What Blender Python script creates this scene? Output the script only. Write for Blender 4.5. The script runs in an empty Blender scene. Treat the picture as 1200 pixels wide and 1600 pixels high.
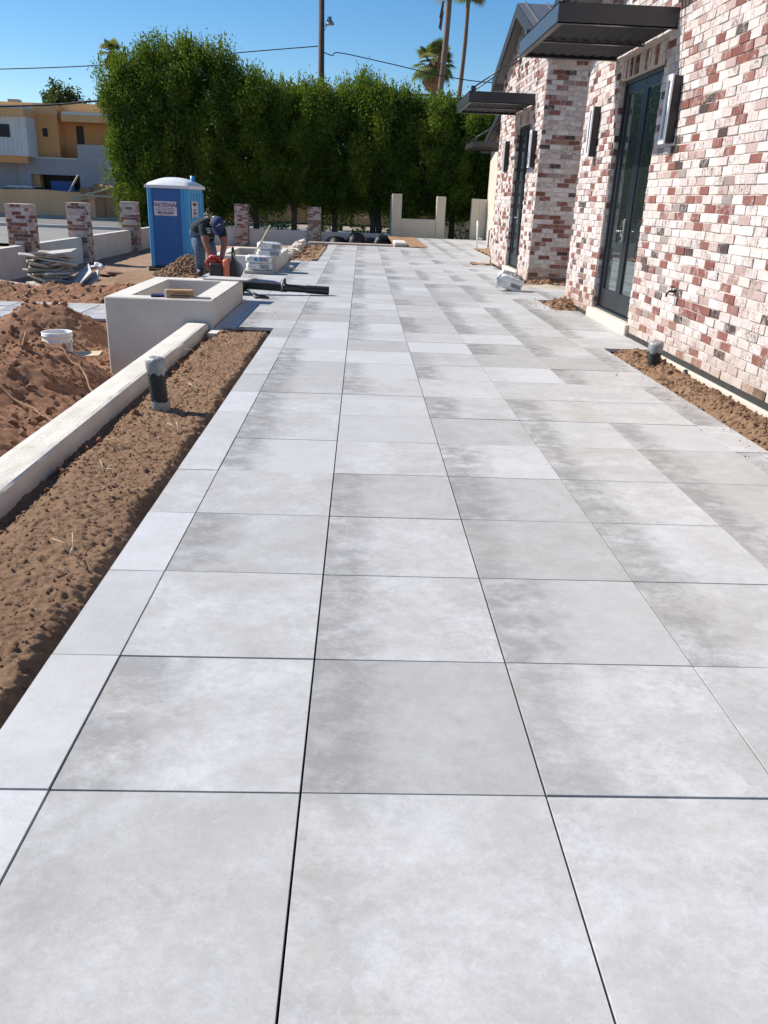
import bpy, bmesh, math, random
import numpy as np
from mathutils import Vector, Matrix

random.seed(7); RNG = np.random.default_rng(7)
S = bpy.context.scene
COL = S.collection

# ------------------------------------------------------------------ camera
CAM = Vector((0.1146, -1.5751, 1.3691)); PITCH, YAW, ROLL = .3752, .0398, .0404
def cam_axes():
    f = Vector((0, math.cos(PITCH), -math.sin(PITCH))); r = Vector((1, 0, 0)); u = Vector((0, math.sin(PITCH), math.cos(PITCH)))
    r2 = r*math.cos(ROLL) + u*math.sin(ROLL); u2 = -r*math.sin(ROLL) + u*math.cos(ROLL)
    Rz = Matrix.Rotation(-YAW, 3, 'Z')
    return Rz@r2, Rz@u2, Rz@f
_r, _u, _f = cam_axes()
cd = bpy.data.cameras.new('camera'); cam = bpy.data.objects.new('camera', cd); COL.objects.link(cam)
cd.sensor_fit = 'HORIZONTAL'; cd.sensor_width = 36; cd.lens = 36*1244.89/1200; cd.clip_start = .05; cd.clip_end = 5000
M4 = Matrix.Identity(4)
for i in range(3):
    M4[i][0] = _r[i]; M4[i][1] = _u[i]; M4[i][2] = -_f[i]; M4[i][3] = CAM[i]
cam.matrix_world = M4
S.camera = cam

# ------------------------------------------------------------------ world, sun, exposure
SUN_D = Vector((1.22, -.46, -1.15)).normalized()          # the way the light travels (read off the awning's shadow on the wall)
SUN_EL = math.asin(-SUN_D.z); SUN_ROT = math.atan2(-SUN_D.x, -SUN_D.y)
W = bpy.data.worlds.new('World'); S.world = W; W.use_nodes = True
nt = W.node_tree; nt.nodes.clear()
sky = nt.nodes.new('ShaderNodeTexSky'); sky.sky_type = 'NISHITA'; sky.sun_disc = False
sky.sun_elevation = SUN_EL; sky.sun_rotation = SUN_ROT; sky.altitude = 350; sky.air_density = 1.0; sky.dust_density = 0.; sky.ozone_density = 3.5
bg = nt.nodes.new('ShaderNodeBackground'); bg.inputs[1].default_value = .09
wo = nt.nodes.new('ShaderNodeOutputWorld'); hs = nt.nodes.new('ShaderNodeHueSaturation'); hs.inputs['Saturation'].default_value = 1.28; hs.inputs['Value'].default_value = 1.0; nt.links.new(sky.outputs[0], hs.inputs['Color']); nt.links.new(hs.outputs[0], bg.inputs[0]); nt.links.new(bg.outputs[0], wo.inputs[0])
sl = bpy.data.lights.new('sun', 'SUN'); sl.energy = 5.0; sl.angle = math.radians(.53); sl.color = (1, .94, .85)
so = bpy.data.objects.new('sun', sl); COL.objects.link(so); so.rotation_euler = SUN_D.to_track_quat('-Z', 'Y').to_euler(); so.location = (-20, 10, 30)
S.view_settings.view_transform = 'Standard'; S.view_settings.look = 'None'; S.view_settings.gamma = 1; S.view_settings.exposure = .52
S.view_settings.use_curve_mapping = False

# ------------------------------------------------------------------ helpers
ORG = {}
def tag(o, label=None, cat=None, group=None, kind=None):
    if label: o['label'] = label
    if cat: o['category'] = cat
    if group: o['group'] = group
    if kind: o['kind'] = kind
    return o
def thing(name, label, cat, loc=(0, 0, 0), rz=0, group=None):
    o = bpy.data.objects.new(name, None); o.empty_display_size = .1; COL.objects.link(o)
    o.location = loc; o.rotation_euler = (0, 0, rz); ORG[o.name] = Vector(loc) if rz == 0 else Vector((0, 0, 0))
    return tag(o, label, cat, group)
def link(name, me, mat, parent=None, loc=(0, 0, 0)):
    o = bpy.data.objects.new(name, me); COL.objects.link(o); o.location = loc
    if mat is not None and len(me.materials) == 0:
        for m in (mat if isinstance(mat, (list, tuple)) else [mat]): me.materials.append(m)
    if parent is not None: o.parent = parent
    ORG[o.name] = ORG.get(parent.name, Vector()) if parent is not None else Vector()
    return o
def copy_tree(o, parent=None):
    c = o.copy(); COL.objects.link(c); c.parent = parent; ORG[c.name] = ORG.get(o.name, Vector())
    for ch in list(o.children): copy_tree(ch, c)
    return c

class MB:
    def __init__(s): s.v = []; s.f = []; s.m = []; s.mi = 0; s.sm = []
    def face(s, idx, smooth=False): s.f.append(tuple(idx)); s.m.append(s.mi); s.sm.append(smooth)
    def add(s, vs, fs, smooth=False):
        b = len(s.v); s.v += [tuple(v) for v in vs]
        for f in fs: s.face([b+i for i in f], smooth)
        return s
    def box(s, x0, x1, y0, y1, z0, z1, M=None, bev=0):
        if bev > 0: return s.bbox(x0, x1, y0, y1, z0, z1, bev, M)
        vs = [Vector((x, y, z)) for z in (z0, z1) for x, y in ((x0, y0), (x1, y0), (x1, y1), (x0, y1))]
        if M is not None: vs = [M@v for v in vs]
        return s.add(vs, [(0, 3, 2, 1), (4, 5, 6, 7), (0, 1, 5, 4), (1, 2, 6, 5), (2, 3, 7, 6), (3, 0, 4, 7)])
    def bbox(s, x0, x1, y0, y1, z0, z1, b, M=None):
        # chamfered box, 24 vertices
        b = min(b, .45*(x1-x0), .45*(y1-y0), .45*(z1-z0)); vs = []; idx = {}
        X = (x0, x1); Y = (y0, y1); Z = (z0, z1)
        for i in (0, 1):
            for j in (0, 1):
                for k in (0, 1):
                    sx, sy, sz = 1-2*i, 1-2*j, 1-2*k
                    idx[i, j, k, 0] = len(vs); vs.append(Vector((X[i], Y[j]+sy*b, Z[k]+sz*b)))
                    idx[i, j, k, 1] = len(vs); vs.append(Vector((X[i]+sx*b, Y[j], Z[k]+sz*b)))
                    idx[i, j, k, 2] = len(vs); vs.append(Vector((X[i]+sx*b, Y[j]+sy*b, Z[k])))
        F = []
        def q(l, flip):
            F.append(l[::-1] if flip else l)
        for i in (0, 1): q([idx[i, 0, 0, 0], idx[i, 0, 1, 0], idx[i, 1, 1, 0], idx[i, 1, 0, 0]], i == 1)
        for j in (0, 1): q([idx[0, j, 0, 1], idx[1, j, 0, 1], idx[1, j, 1, 1], idx[0, j, 1, 1]], j == 1)
        for k in (0, 1): q([idx[0, 0, k, 2], idx[0, 1, k, 2], idx[1, 1, k, 2], idx[1, 0, k, 2]], k == 1)
        for i in (0, 1):
            for j in (0, 1): q([idx[i, j, 0, 0], idx[i, j, 1, 0], idx[i, j, 1, 1], idx[i, j, 0, 1]], (i+j) % 2 == 0)
        for i in (0, 1):
            for k in (0, 1): q([idx[i, 0, k, 0], idx[i, 1, k, 0], idx[i, 1, k, 2], idx[i, 0, k, 2]], (i+k) % 2 == 1)
        for j in (0, 1):
            for k in (0, 1): q([idx[0, j, k, 1], idx[1, j, k, 1], idx[1, j, k, 2], idx[0, j, k, 2]], (j+k) % 2 == 0)
        for i in (0, 1):
            for j in (0, 1):
                for k in (0, 1): q([idx[i, j, k, 0], idx[i, j, k, 1], idx[i, j, k, 2]], (i+j+k) % 2 == 1)
        if M is not None: vs = [M@v for v in vs]
        return s.add(vs, F)
    def tube(s, pts, rad, n=10, cap=True, smooth=True):
        pts = [Vector(p) for p in pts]; rad = rad if isinstance(rad, (list, tuple)) else [rad]*len(pts); rings = []; prev = None
        for i, p in enumerate(pts):
            t = (pts[min(i+1, len(pts)-1)]-pts[max(i-1, 0)]).normalized()
            if prev is None: a = t.orthogonal().normalized()
            else:
                a = (prev-t*prev.dot(t)); a = a.normalized() if a.length > 1e-6 else t.orthogonal().normalized()
            prev = a; b = t.cross(a); base = len(s.v)
            for k in range(n):
                c = 2*math.pi*k/n; s.v.append(tuple(p+(a*math.cos(c)+b*math.sin(c))*rad[i]))
            rings.append(base)
        for i in range(len(rings)-1):
            for k in range(n): s.face([rings[i]+k, rings[i]+(k+1) % n, rings[i+1]+(k+1) % n, rings[i+1]+k], smooth)
        if cap:
            s.face([rings[0]+k for k in range(n)][::-1]); s.face([rings[-1]+k for k in range(n)])
        return s
    def lathe(s, prof, c=(0, 0, 0), n=24, smooth=True):
        rings = []
        for r, z in prof:
            rings.append(len(s.v))
            for k in range(n):
                a = 2*math.pi*k/n; s.v.append((c[0]+r*math.cos(a), c[1]+r*math.sin(a), c[2]+z))
        for i in range(len(rings)-1):
            for k in range(n): s.face([rings[i]+k, rings[i]+(k+1) % n, rings[i+1]+(k+1) % n, rings[i+1]+k], smooth)
        return s
    def prism(s, poly, axis, a0, a1):
        # polygon in the two other axes, extruded along axis
        def P(p, a):
            return {'x': (a, p[0], p[1]), 'y': (p[0], a, p[1]), 'z': (p[0], p[1], a)}[axis]
        n = len(poly); b = len(s.v)
        s.v += [P(p, a0) for p in poly]+[P(p, a1) for p in poly]
        s.face(list(range(b, b+n))); s.face(list(range(b+n, b+2*n))[::-1])
        for i in range(n): s.face([b+i, b+n+i, b+n+(i+1) % n, b+(i+1) % n])
        return s
    def mesh(s, name, org=(0, 0, 0)):
        me = bpy.data.meshes.new(name); o = Vector(org)
        me.from_pydata([tuple(Vector(v)-o) for v in s.v], [], s.f)
        me.polygons.foreach_set('material_index', s.m); me.polygons.foreach_set('use_smooth', s.sm)
        return me
    def build(s, name, mat, parent=None, fix=True):
        org = ORG.get(parent.name, Vector()) if parent is not None else Vector()
        me = s.mesh(name, org)
        if fix:
            bm = bmesh.new(); bm.from_mesh(me); bmesh.ops.recalc_face_normals(bm, faces=bm.faces); bm.to_mesh(me); bm.free()
        return link(name, me, mat, parent)

def np_mesh(name, V, F, smooth=False, attrs=None):
    me = bpy.data.meshes.new(name); V = np.asarray(V, np.float32); F = np.asarray(F, np.int32); n, k = F.shape
    me.vertices.add(len(V)); me.vertices.foreach_set('co', V.ravel()); me.loops.add(n*k); me.loops.foreach_set('vertex_index', F.ravel())
    me.polygons.add(n); me.polygons.foreach_set('loop_start', np.arange(0, n*k, k, dtype=np.int32))
    me.polygons.foreach_set('use_smooth', np.full(n, smooth))
    if attrs:
        for a, d in attrs.items():
            at = me.attributes.new(a, 'FLOAT', 'POINT'); at.data.foreach_set('value', np.asarray(d, np.float32))
    me.update(calc_edges=True); me.validate(); return me

def hashn(ix, iy, seed):
    h = (ix.astype(np.int64)*374761393+iy.astype(np.int64)*668265263+seed*144269504) & 0xffffffff
    h = ((h ^ (h >> 13))*1274126177) & 0xffffffff
    return ((h ^ (h >> 16)) & 0xffff)/65535.
def vnoise(x, y, seed=0):
    x = np.asarray(x, float); y = np.asarray(y, float); ix = np.floor(x); iy = np.floor(y); fx = x-ix; fy = y-iy
    fx = fx*fx*(3-2*fx); fy = fy*fy*(3-2*fy)
    a = hashn(ix, iy, seed); b = hashn(ix+1, iy, seed); c = hashn(ix, iy+1, seed); d = hashn(ix+1, iy+1, seed)
    return (a*(1-fx)+b*fx)*(1-fy)+(c*(1-fx)+d*fx)*fy-.5
def fbm(x, y, seed=0, o=4, g=.5):
    r = 0; a = 1
    for i in range(o): r = r+a*vnoise(x*2**i+13.7*i, y*2**i-7.3*i, seed+i); a *= g
    return r
def sstep(a, b, x):
    t = np.clip((np.asarray(x, float)-a)/(b-a), 0, 1); return t*t*(3-2*t)

# ------------------------------------------------------------------ materials
class NG:
    def __init__(s, name):
        s.mat = bpy.data.materials.new(name); s.mat.use_nodes = True; s.t = s.mat.node_tree; s.t.nodes.clear()
        s.out = s.n('ShaderNodeOutputMaterial'); s.p = s.n('ShaderNodeBsdfPrincipled'); s.l(s.p.outputs[0], s.out.inputs[0])
    def n(s, t, **k):
        x = s.t.nodes.new(t)
        for a, b in k.items(): setattr(x, a, b)
        return x
    def l(s, a, b): s.t.links.new(a, b)
    def set(s, sock, v):
        if hasattr(v, 'is_linked') or isinstance(v, bpy.types.NodeSocket): s.l(v, sock)
        else: sock.default_value = v if not (isinstance(v, tuple) and len(v) == 3 and sock.type == 'RGBA') else (*v, 1)
    def math(s, op, a, b=None, c=None, clamp=False):
        x = s.n('ShaderNodeMath', operation=op); x.use_clamp = clamp
        for i, q in enumerate((a, b, c)):
            if q is not None: s.set(x.inputs[i], q)
        return x.outputs[0]
    def mix(s, f, a, b, mode='MIX'):
        x = s.n('ShaderNodeMix', data_type='RGBA', blend_type=mode); s.set(x.inputs[0], f); s.set(x.inputs[6], a); s.set(x.inputs[7], b); return x.outputs[2]
    def noise(s, vec, scale, detail=4, rough=.55, dist=0):
        x = s.n('ShaderNodeTexNoise'); x.inputs['Scale'].default_value = scale; x.inputs['Detail'].default_value = detail
        x.inputs['Roughness'].default_value = rough; x.inputs['Distortion'].default_value = dist
        if vec is not None: s.l(vec, x.inputs['Vector'])
        return x.outputs[0]
    def ramp(s, f, stops, const=False):
        x = s.n('ShaderNodeValToRGB'); r = x.color_ramp; r.interpolation = 'CONSTANT' if const else 'LINEAR'
        while len(r.elements) < len(stops): r.elements.new(.5)
        for e, (p, c) in zip(r.elements, stops): e.position = p; e.color = (*c, 1) if len(c) == 3 else c
        s.l(f, x.inputs[0]); return x.outputs[0]
    def rng(s, f, a, b, c=0, d=1):
        x = s.n('ShaderNodeMapRange'); x.clamp = True; s.l(f, x.inputs[0])
        for i, q in enumerate((a, b, c, d)): x.inputs[i+1].default_value = q
        return x.outputs[0]
    def pos(s): return s.n('ShaderNodeNewGeometry').outputs['Position']
    def obj(s): return s.n('ShaderNodeTexCoord').outputs['Object']
    def mapping(s, vec, scale=(1, 1, 1), loc=(0, 0, 0)):
        x = s.n('ShaderNodeMapping'); x.inputs['Scale'].default_value = scale; x.inputs['Location'].default_value = loc; s.l(vec, x.inputs[0]); return x.outputs[0]
    def xyz(s, vec):
        x = s.n('ShaderNodeSeparateXYZ'); s.l(vec, x.inputs[0]); return x.outputs
    def bump(s, h, strength=.3, dist=.01):
        x = s.n('ShaderNodeBump'); x.inputs['Strength'].default_value = strength; x.inputs['Distance'].default_value = dist
        s.l(h, x.inputs['Height']); s.l(x.outputs[0], s.p.inputs['Normal']); return x.outputs[0]
    def col(s, c): s.set(s.p.inputs['Base Color'], c); return s
    def rough(s, v): s.set(s.p.inputs['Roughness'], v); return s

def simple(name, c1, c2=None, scale=3, rough=.7, bump=0, bscale=60, bdist=.004, metal=0, spec=.5):
    g = NG(name); p = g.pos(); c2 = c2 or tuple(x*.8 for x in c1)
    f = g.rng(g.noise(p, scale, 5, .6), .32, .68)
    g.col(g.mix(f, c1, c2)); g.rough(rough); g.p.inputs['Metallic'].default_value = metal; g.p.inputs['Specular IOR Level'].default_value = spec
    if bump: g.bump(g.noise(p, bscale, 4, .6), bump, bdist)
    return g.mat
MAT = {}
def plaster():
    g = NG('stucco'); p = g.pos(); b = g.mix(g.rng(g.noise(p, 1.7, 6, .65), .35, .65), (.63, .6, .55), (.54, .51, .46))
    b = g.mix(g.rng(g.noise(g.mapping(p, (3, 3, .8)), 1.6, 6, .7), .56, .74, 0, .35), b, (.42, .36, .29))
    b = g.mix(g.rng(g.noise(p, 34, 4, .7), .62, .7, 0, .3), b, (.36, .33, .29))
    g.col(b); g.rough(.92); g.bump(g.math('ADD', g.noise(p, 110, 4, .6), g.math('MULTIPLY', g.noise(p, 9, 4, .6), 1.2)), .45, .005); return g.mat
MAT['stucco'] = plaster()
MAT['stucco_cream'] = simple('stucco_cream', (.6, .55, .46), (.54, .49, .41), 1.2, .9, .3, 120, .003)
MAT['white_stucco'] = simple('white_stucco', (.58, .565, .54), (.52, .505, .48), 1.1, .9, .3, 90, .003)
def worn():
    g = NG('worn_stucco'); p = g.pos(); b = g.mix(g.rng(g.noise(p, 2.5, 5, .6), .35, .65), (.68, .65, .58), (.58, .55, .485))
    b = g.mix(g.math('MULTIPLY', g.rng(g.noise(p, 26, 5, .75), .6, .7), .55), b, (.22, .2, .17)); b = g.mix(g.rng(g.noise(p, 5.5, 6, .75), .62, .72, 0, .6), b, (.4, .28, .2))
    g.col(b); g.rough(.93); g.bump(g.math('ADD', g.noise(p, 70, 5, .7), g.noise(p, 12, 4, .6)), .7, .01); return g.mat
MAT['worn_stucco'] = worn()
MAT['dark_bed'] = simple('dark_bed', (.03, .029, .028), (.05, .047, .044), 9, .95)
MAT['bronze'] = simple('bronze', (.034, .035, .039), (.043, .043, .047), 4, .3)
MAT['deck_black'] = simple('deck_black', (.011, .011, .012), (.015, .015, .016), 4, .8)
MAT['roof_metal'] = simple('roof_metal', (.13, .135, .145), (.105, .11, .12), 2, .5, metal=.2)
MAT['fascia'] = simple('fascia', (.009, .011, .018), (.013, .015, .023), 4, .6)
MAT['trim_grey'] = simple('trim_grey', (.12, .125, .13), (.15, .155, .16), 4, .55)
MAT['door_frame'] = simple('door_frame', (.009, .012, .017), (.013, .016, .021), 5, .35)
MAT['black_plastic'] = simple('black_plastic', (.014, .014, .015), (.022, .022, .023), 14, .42)
MAT['black_rubber'] = simple('black_rubber', (.018, .018, .018), (.03, .03, .029), 20, .7)
MAT['silver'] = simple('silver', (.33, .335, .34), (.24, .245, .25), 30, .5, .7, 60, .005, metal=.3)
MAT['frame_white'] = simple('frame_white', (.84, .85, .88), (.79, .8, .83), 9, .22)
MAT['mortar'] = simple('mortar', (.58, .5, .445), (.48, .4, .35), 7, .95, .5, 140, .004)
MAT['asphalt'] = simple('asphalt', (.17, .165, .16), (.13, .127, .123), .35, .9, .2, 30, .01)
MAT['concrete'] = simple('concrete', (.24, .23, .215), (.19, .185, .175), .7, .9, .2, 60, .004)
MAT['ground'] = simple('ground', (.34, .28, .225), (.26, .205, .16), .25, .95, .2, 9, .02)
MAT['adobe'] = simple('adobe', (.78, .37, .14), (.7, .325, .12), .7, .92)
MAT['adobe_light'] = simple('adobe_light', (.8, .44, .19), (.72, .385, .165), .7, .92)
MAT['white_roof'] = simple('white_roof', (.75, .72, .68), None, 1, .8)
MAT['block_grey'] = simple('block_grey', (.46, .42, .42), (.4, .365, .365), 1.5, .92)
MAT['siding'] = simple('siding', (.75, .71, .64), (.66, .62, .56), 2, .8)
MAT['dark_void'] = simple('dark_void', (.02, .017, .016), (.03, .025, .022), 3, .6)
MAT['fabric_tan'] = simple('fabric_tan', (.85, .5, .26), (.77, .44, .22), .9, .95)
MAT['steel'] = simple('steel', (.3, .3, .3), None, 5, .5, metal=.6)
MAT['bark'] = simple('bark', (.17, .13, .1), (.09, .068, .052), 6, .95, .8, 25, .02)
MAT['pole_wood'] = simple('pole_wood', (.13, .075, .055), (.08, .045, .036), 5, .9, .5, 30, .01)
MAT['palm_bark'] = simple('palm_bark', (.22, .15, .1), (.15, .1, .07), 3, .95, .6, 14, .03)
MAT['palm_dead'] = simple('palm_dead', (.2, .11, .06), (.11, .06, .035), 4, .95)
MAT['wire'] = simple('wire', (.015, .015, .016), None, 4, .6)
MAT['blue_dark'] = simple('blue_dark', (.014, .1, .33), (.017, .115, .36), 2, .38)
MAT['blue_light'] = simple('blue_light', (.05, .3, .6), (.06, .34, .65), 2, .4)
MAT['toilet_roof'] = simple('toilet_roof', (.75, .76, .77), (.62, .64, .66), 5, .45)
MAT['sign_white'] = simple('sign_white', (.72, .69, .73), None, 9, .5)
MAT['ink_purple'] = simple('ink_purple', (.2, .09, .17), None, 9, .6)
MAT['ink_dark'] = simple('ink_dark', (.06, .05, .07), None, 9, .6)
MAT['wood_pale'] = simple('wood_pale', (.62, .5, .32), (.5, .38, .23), 12, .7)
MAT['root'] = simple('root', (.36, .21, .11), (.25, .14, .08), 20, .9)
MAT['bucket'] = simple('bucket', (.76, .755, .73), (.7, .69, .66), 6, .45)
MAT['denim'] = simple('denim', (.06, .1, .165), (.14, .19, .25), 12, .95, .4, 40, .01)
MAT['shirt'] = simple('shirt', (.011, .02, .025), (.017, .029, .034), 8, .95, .5, 14, .02)
MAT['skin'] = simple('skin', (.3, .135, .085), (.25, .11, .07), 9, .6)
MAT['cap_navy'] = simple('cap_navy', (.012, .022, .075), (.018, .03, .095), 9, .85)
MAT['white_print'] = simple('white_print', (.6, .62, .64), None, 9, .8)
MAT['shoe'] = simple('shoe', (.02, .03, .06), None, 9, .6)
MAT['red_plastic'] = simple('red_plastic', (.42, .035, .03), (.5, .06, .045), 9, .4)
MAT['orange_plastic'] = simple('orange_plastic', (.6, .12, .055), (.66, .17, .09), 9, .4)
MAT['pool_blue'] = simple('pool_blue', (.02, .06, .2), (.03, .08, .24), 3, .15)
MAT['slab'] = simple('slab', (.5, .49, .46), (.4, .385, .36), 6, .8, .3, 60, .003)
MAT['slab_core'] = simple('slab_core', (.42, .36, .28), (.33, .28, .22), 8, .9)
MAT['cardboard'] = simple('cardboard', (.42, .25, .12), (.36, .21, .1), 9, .85)
MAT['car_white'] = simple('car_white', (.7, .71, .72), None, 4, .25)
MAT['car_glass'] = simple('car_glass', (.02, .025, .03), None, 4, .08)
MAT['sand'] = simple('sand', (.45, .4, .31), (.4, .35, .27), 6, .95, .4, 120, .004)
MAT['kerb_pink'] = simple('kerb_pink', (.44, .33, .27), (.55, .47, .4), 4, .9, .4, 40, .01)
MAT['trash_bag'] = simple('trash_bag', (.006, .006, .007), (.01, .01, .011), 6, .55, .6, 16, .02)
MAT['galv'] = simple('galv', (.35, .35, .34), None, 8, .45, metal=.7)
MAT['orange_soil'] = simple('orange_soil', (.42, .23, .12), (.34, .18, .09), 2, .95)

def soil_mat(name, a, b, c):
    g = NG(name); p = g.pos()
    f = g.rng(g.noise(p, 2.2, 6, .65), .35, .65); f2 = g.rng(g.noise(p, 28, 5, .7), .38, .66)
    g.col(g.mix(g.math('MULTIPLY', f2, .75), g.mix(f, a, b), c)); g.rough(.97); g.p.inputs['Specular IOR Level'].default_value = .2
    g.bump(g.math('ADD', g.noise(p, 75, 6, .8), g.math('MULTIPLY', g.noise(p, 240, 4, .75), .6)), 1., .016)
    return g.mat
MAT['soil'] = soil_mat('soil', (.42, .275, .175), (.355, .222, .138), (.225, .128, .076))
MAT['soil_red'] = soil_mat('soil_red', (.42, .24, .15), (.355, .19, .115), (.22, .108, .064))
MAT['soil_grey'] = soil_mat('soil_grey', (.42, .29, .2), (.36, .225, .15), (.25, .15, .1))
MAT['clod'] = soil_mat('clod', (.4, .26, .165), (.33, .205, .127), (.21, .12, .073))

def tile_mat():
    g = NG('porcelain_tile'); at = g.n('ShaderNodeAttribute', attribute_name='rnd'); r = at.outputs['Fac']
    uv = g.n('ShaderNodeUVMap').outputs[0]; u = g.xyz(uv)
    p = g.pos(); off = g.n('ShaderNodeCombineXYZ'); g.l(g.math('MULTIPLY', r, 91.), off.inputs[0]); g.l(g.math('MULTIPLY', r, 57.), off.inputs[1]); g.l(g.math('MULTIPLY', r, 23.), off.inputs[2])
    va = g.n('ShaderNodeVectorMath', operation='ADD'); g.l(p, va.inputs[0]); g.l(off.outputs[0], va.inputs[1]); q = va.outputs[0]
    qs = g.mapping(q, (1, 1.1, 1))
    cloud = g.noise(qs, 3.4, 10, .72, .3); c1 = g.rng(cloud, .38, .66)
    mott = g.rng(g.noise(qs, 13, 8, .78, .3), .44, .62)
    r2 = g.math('FRACT', g.math('MULTIPLY', r, 17.37)); r3 = g.math('FRACT', g.math('MULTIPLY', r, 41.9)); r4 = g.math('FRACT', g.math('MULTIPLY', r, 73.1))
    base = g.mix(c1, (.56, .562, .57), (.4, .393, .38))
    base = g.mix(g.math('MULTIPLY', mott, .42), base, (.345, .34, .33))
    mot2 = g.math('MULTIPLY', g.rng(g.noise(qs, 30, 6, .75), .46, .68), g.rng(g.noise(qs, 3.2, 4, .6), .42, .62)); base = g.mix(g.math('MULTIPLY', mot2, .55), base, (.285, .28, .27))
    grain = g.rng(g.noise(q, 150, 4, .8), .32, .68); base = g.mix(g.math('MULTIPLY', grain, .26), base, (.3, .298, .29))
    brush = g.rng(g.noise(g.mapping(q, (30, 44, 1)), 1, 7, .8, .3), .44, .6); base = g.mix(g.math('MULTIPLY', brush, g.rng(g.noise(q, 2.4, 3, .6), .4, .6, .06, .36)), base, (.34, .333, .318))
    scr = g.rng(g.noise(g.mapping(q, (34, 44, 1)), 1, 8, .82, .4), .58, .66); base = g.mix(g.math('MULTIPLY', scr, .4), base, (.6, .6, .6))
    # whole-tile tone
    base = g.mix(g.rng(r2, .6, 1., 0, .55), base, (.3, .296, .285))
    base = g.mix(g.rng(r3, .5, 1., 0, .45), base, (.57, .585, .61))
    # damp / dust film that starts at a tile's edge and dries towards the middle, ragged and broken up
    edge = g.math('SUBTRACT', 1., g.math('DIVIDE', g.math('ADD', u[0], g.math('MULTIPLY', g.math('SUBTRACT', g.noise(q, 9, 6, .7), .5), .5)), g.math('ADD', .18, g.math('MULTIPLY', r4, .34))), clamp=True)
    smn = g.rng(g.noise(g.mapping(q, (1, 1.3, 1)), 7, 9, .78), .36, .56); py = g.xyz(p)[1]
    sm = g.math('MULTIPLY', g.math('MULTIPLY', g.rng(edge, 0., .5), smn), g.math('MULTIPLY', g.rng(r4, .25, .6, 0, .85), g.rng(py, .5, 7., .7, 1.)))
    base = g.mix(sm, base, (.19, .186, .178))
    # warm dust drifted over the paving, crossing the joints
    warm = g.math('MULTIPLY', g.rng(g.noise(p, .8, 4, .6), .5, .7), g.rng(g.noise(p, 4.3, 6, .7), .42, .66))
    base = g.mix(g.math('MULTIPLY', warm, .5), base, (.44, .385, .31))
    # specks
    sp = g.rng(g.noise(q, 120, 2, .5), .72, .78, 0, .35)
    base = g.mix(sp, base, (.2, .2, .2))
    g.col(base); g.rough(g.rng(cloud, .3, .7, .42, .58)); g.p.inputs['Specular IOR Level'].default_value = .38
    g.bump(g.math('ADD', g.noise(q, 90, 4, .6), g.math('MULTIPLY', g.noise(q, 18, 4, .6), .6)), .12, .004)
    return g.mat
MAT['tile'] = tile_mat()

def brick_mat(name, dull=0., red=0.):
    g = NG(name); r = g.math('FRACT', g.math('ADD', g.n('ShaderNodeAttribute', attribute_name='rnd').outputs['Fac'], g.n('ShaderNodeObjectInfo').outputs['Random']))
    p = g.pos(); r2 = g.math('FRACT', g.math('MULTIPLY', r, 37.7)); r3 = g.math('FRACT', g.math('MULTIPLY', r, 91.3))
    off = g.n('ShaderNodeCombineXYZ'); g.l(g.math('MULTIPLY', r, 40.), off.inputs[0]); g.l(g.math('MULTIPLY', r2, 40.), off.inputs[1])
    va = g.n('ShaderNodeVectorMath', operation='ADD'); g.l(p, va.inputs[0]); g.l(off.outputs[0], va.inputs[1]); q = va.outputs[0]
    st = g.rng(g.noise(g.mapping(q, (34, 34, 15)), 1, 5, .65, .5), .36, .62)
    k = red
    base = g.ramp(r, [(0, (.62, .565, .54)), (.16, (.56, .49, .46)), (.3, (.65, .605, .585)), (.44, (.58, .52, .49)), (.56-.2*k, (.44, .335, .305)), (.62-.26*k, (.215, .078, .062)), (.71-.2*k, (.18, .06, .048)), (.79, (.26, .125, .105)), (.825, (.052, .034, .031)), (.885, (.27, .225, .21)), (.915, (.6, .53, .5))], True)
    under = g.ramp(r2, [(0, (.2, .08, .066)), (.4, (.3, .165, .145)), (.66, (.085, .055, .05)), (.86, (.25, .2, .19))], True)
    wash = (.57, .515, .49)
    st2 = g.rng(g.noise(g.mapping(q, (60, 60, 34)), 1, 6, .78, .9), .48, .56); pt = g.rng(g.noise(q, 10, 3, .6), .38, .54)
    # part-scraped whitewash: pale bricks show patches of clay, clay bricks keep streaks of wash
    pale = g.math('MAXIMUM', g.math('LESS_THAN', r, .62-.26*k), g.math('GREATER_THAN', r, .915))
    c_p = g.mix(g.math('MULTIPLY', g.math('MULTIPLY', st2, pt), g.rng(r3, .12, .7, 0, .95)), base, under)
    c_c = g.mix(g.math('MULTIPLY', g.math('MULTIPLY', st2, g.math('SUBTRACT', 1., pt)), g.rng(r3, .1, .7, .0, .9)), base, wash)
    c = g.mix(pale, c_c, c_p)
    fine = g.rng(g.noise(q, 45, 4, .7), .3, .7); c = g.mix(g.math('MULTIPLY', fine, .14), c, (.33, .26, .23))
    # mud splashed on the lowest courses
    z = g.xyz(p)[2]; mud = g.math('MULTIPLY', g.rng(z, .05, .42, .55, 0), g.rng(g.noise(p, 3.5, 5, .6), .3, .6))
    c = g.mix(mud, c, (.36, .235, .155))
    if dull: c = g.mix(dull, c, (.16, .12, .12))
    g.col(c); g.rough(.93); g.p.inputs['Specular IOR Level'].default_value = .25
    g.bump(g.math('ADD', g.noise(q, 55, 5, .7), st), .5, .006)
    return g.mat
MAT['brick'] = brick_mat('brick'); MAT['brick_red'] = brick_mat('brick_red', .12, .75); MAT['brick_mid'] = brick_mat('brick_mid', .06, .4)

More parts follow.
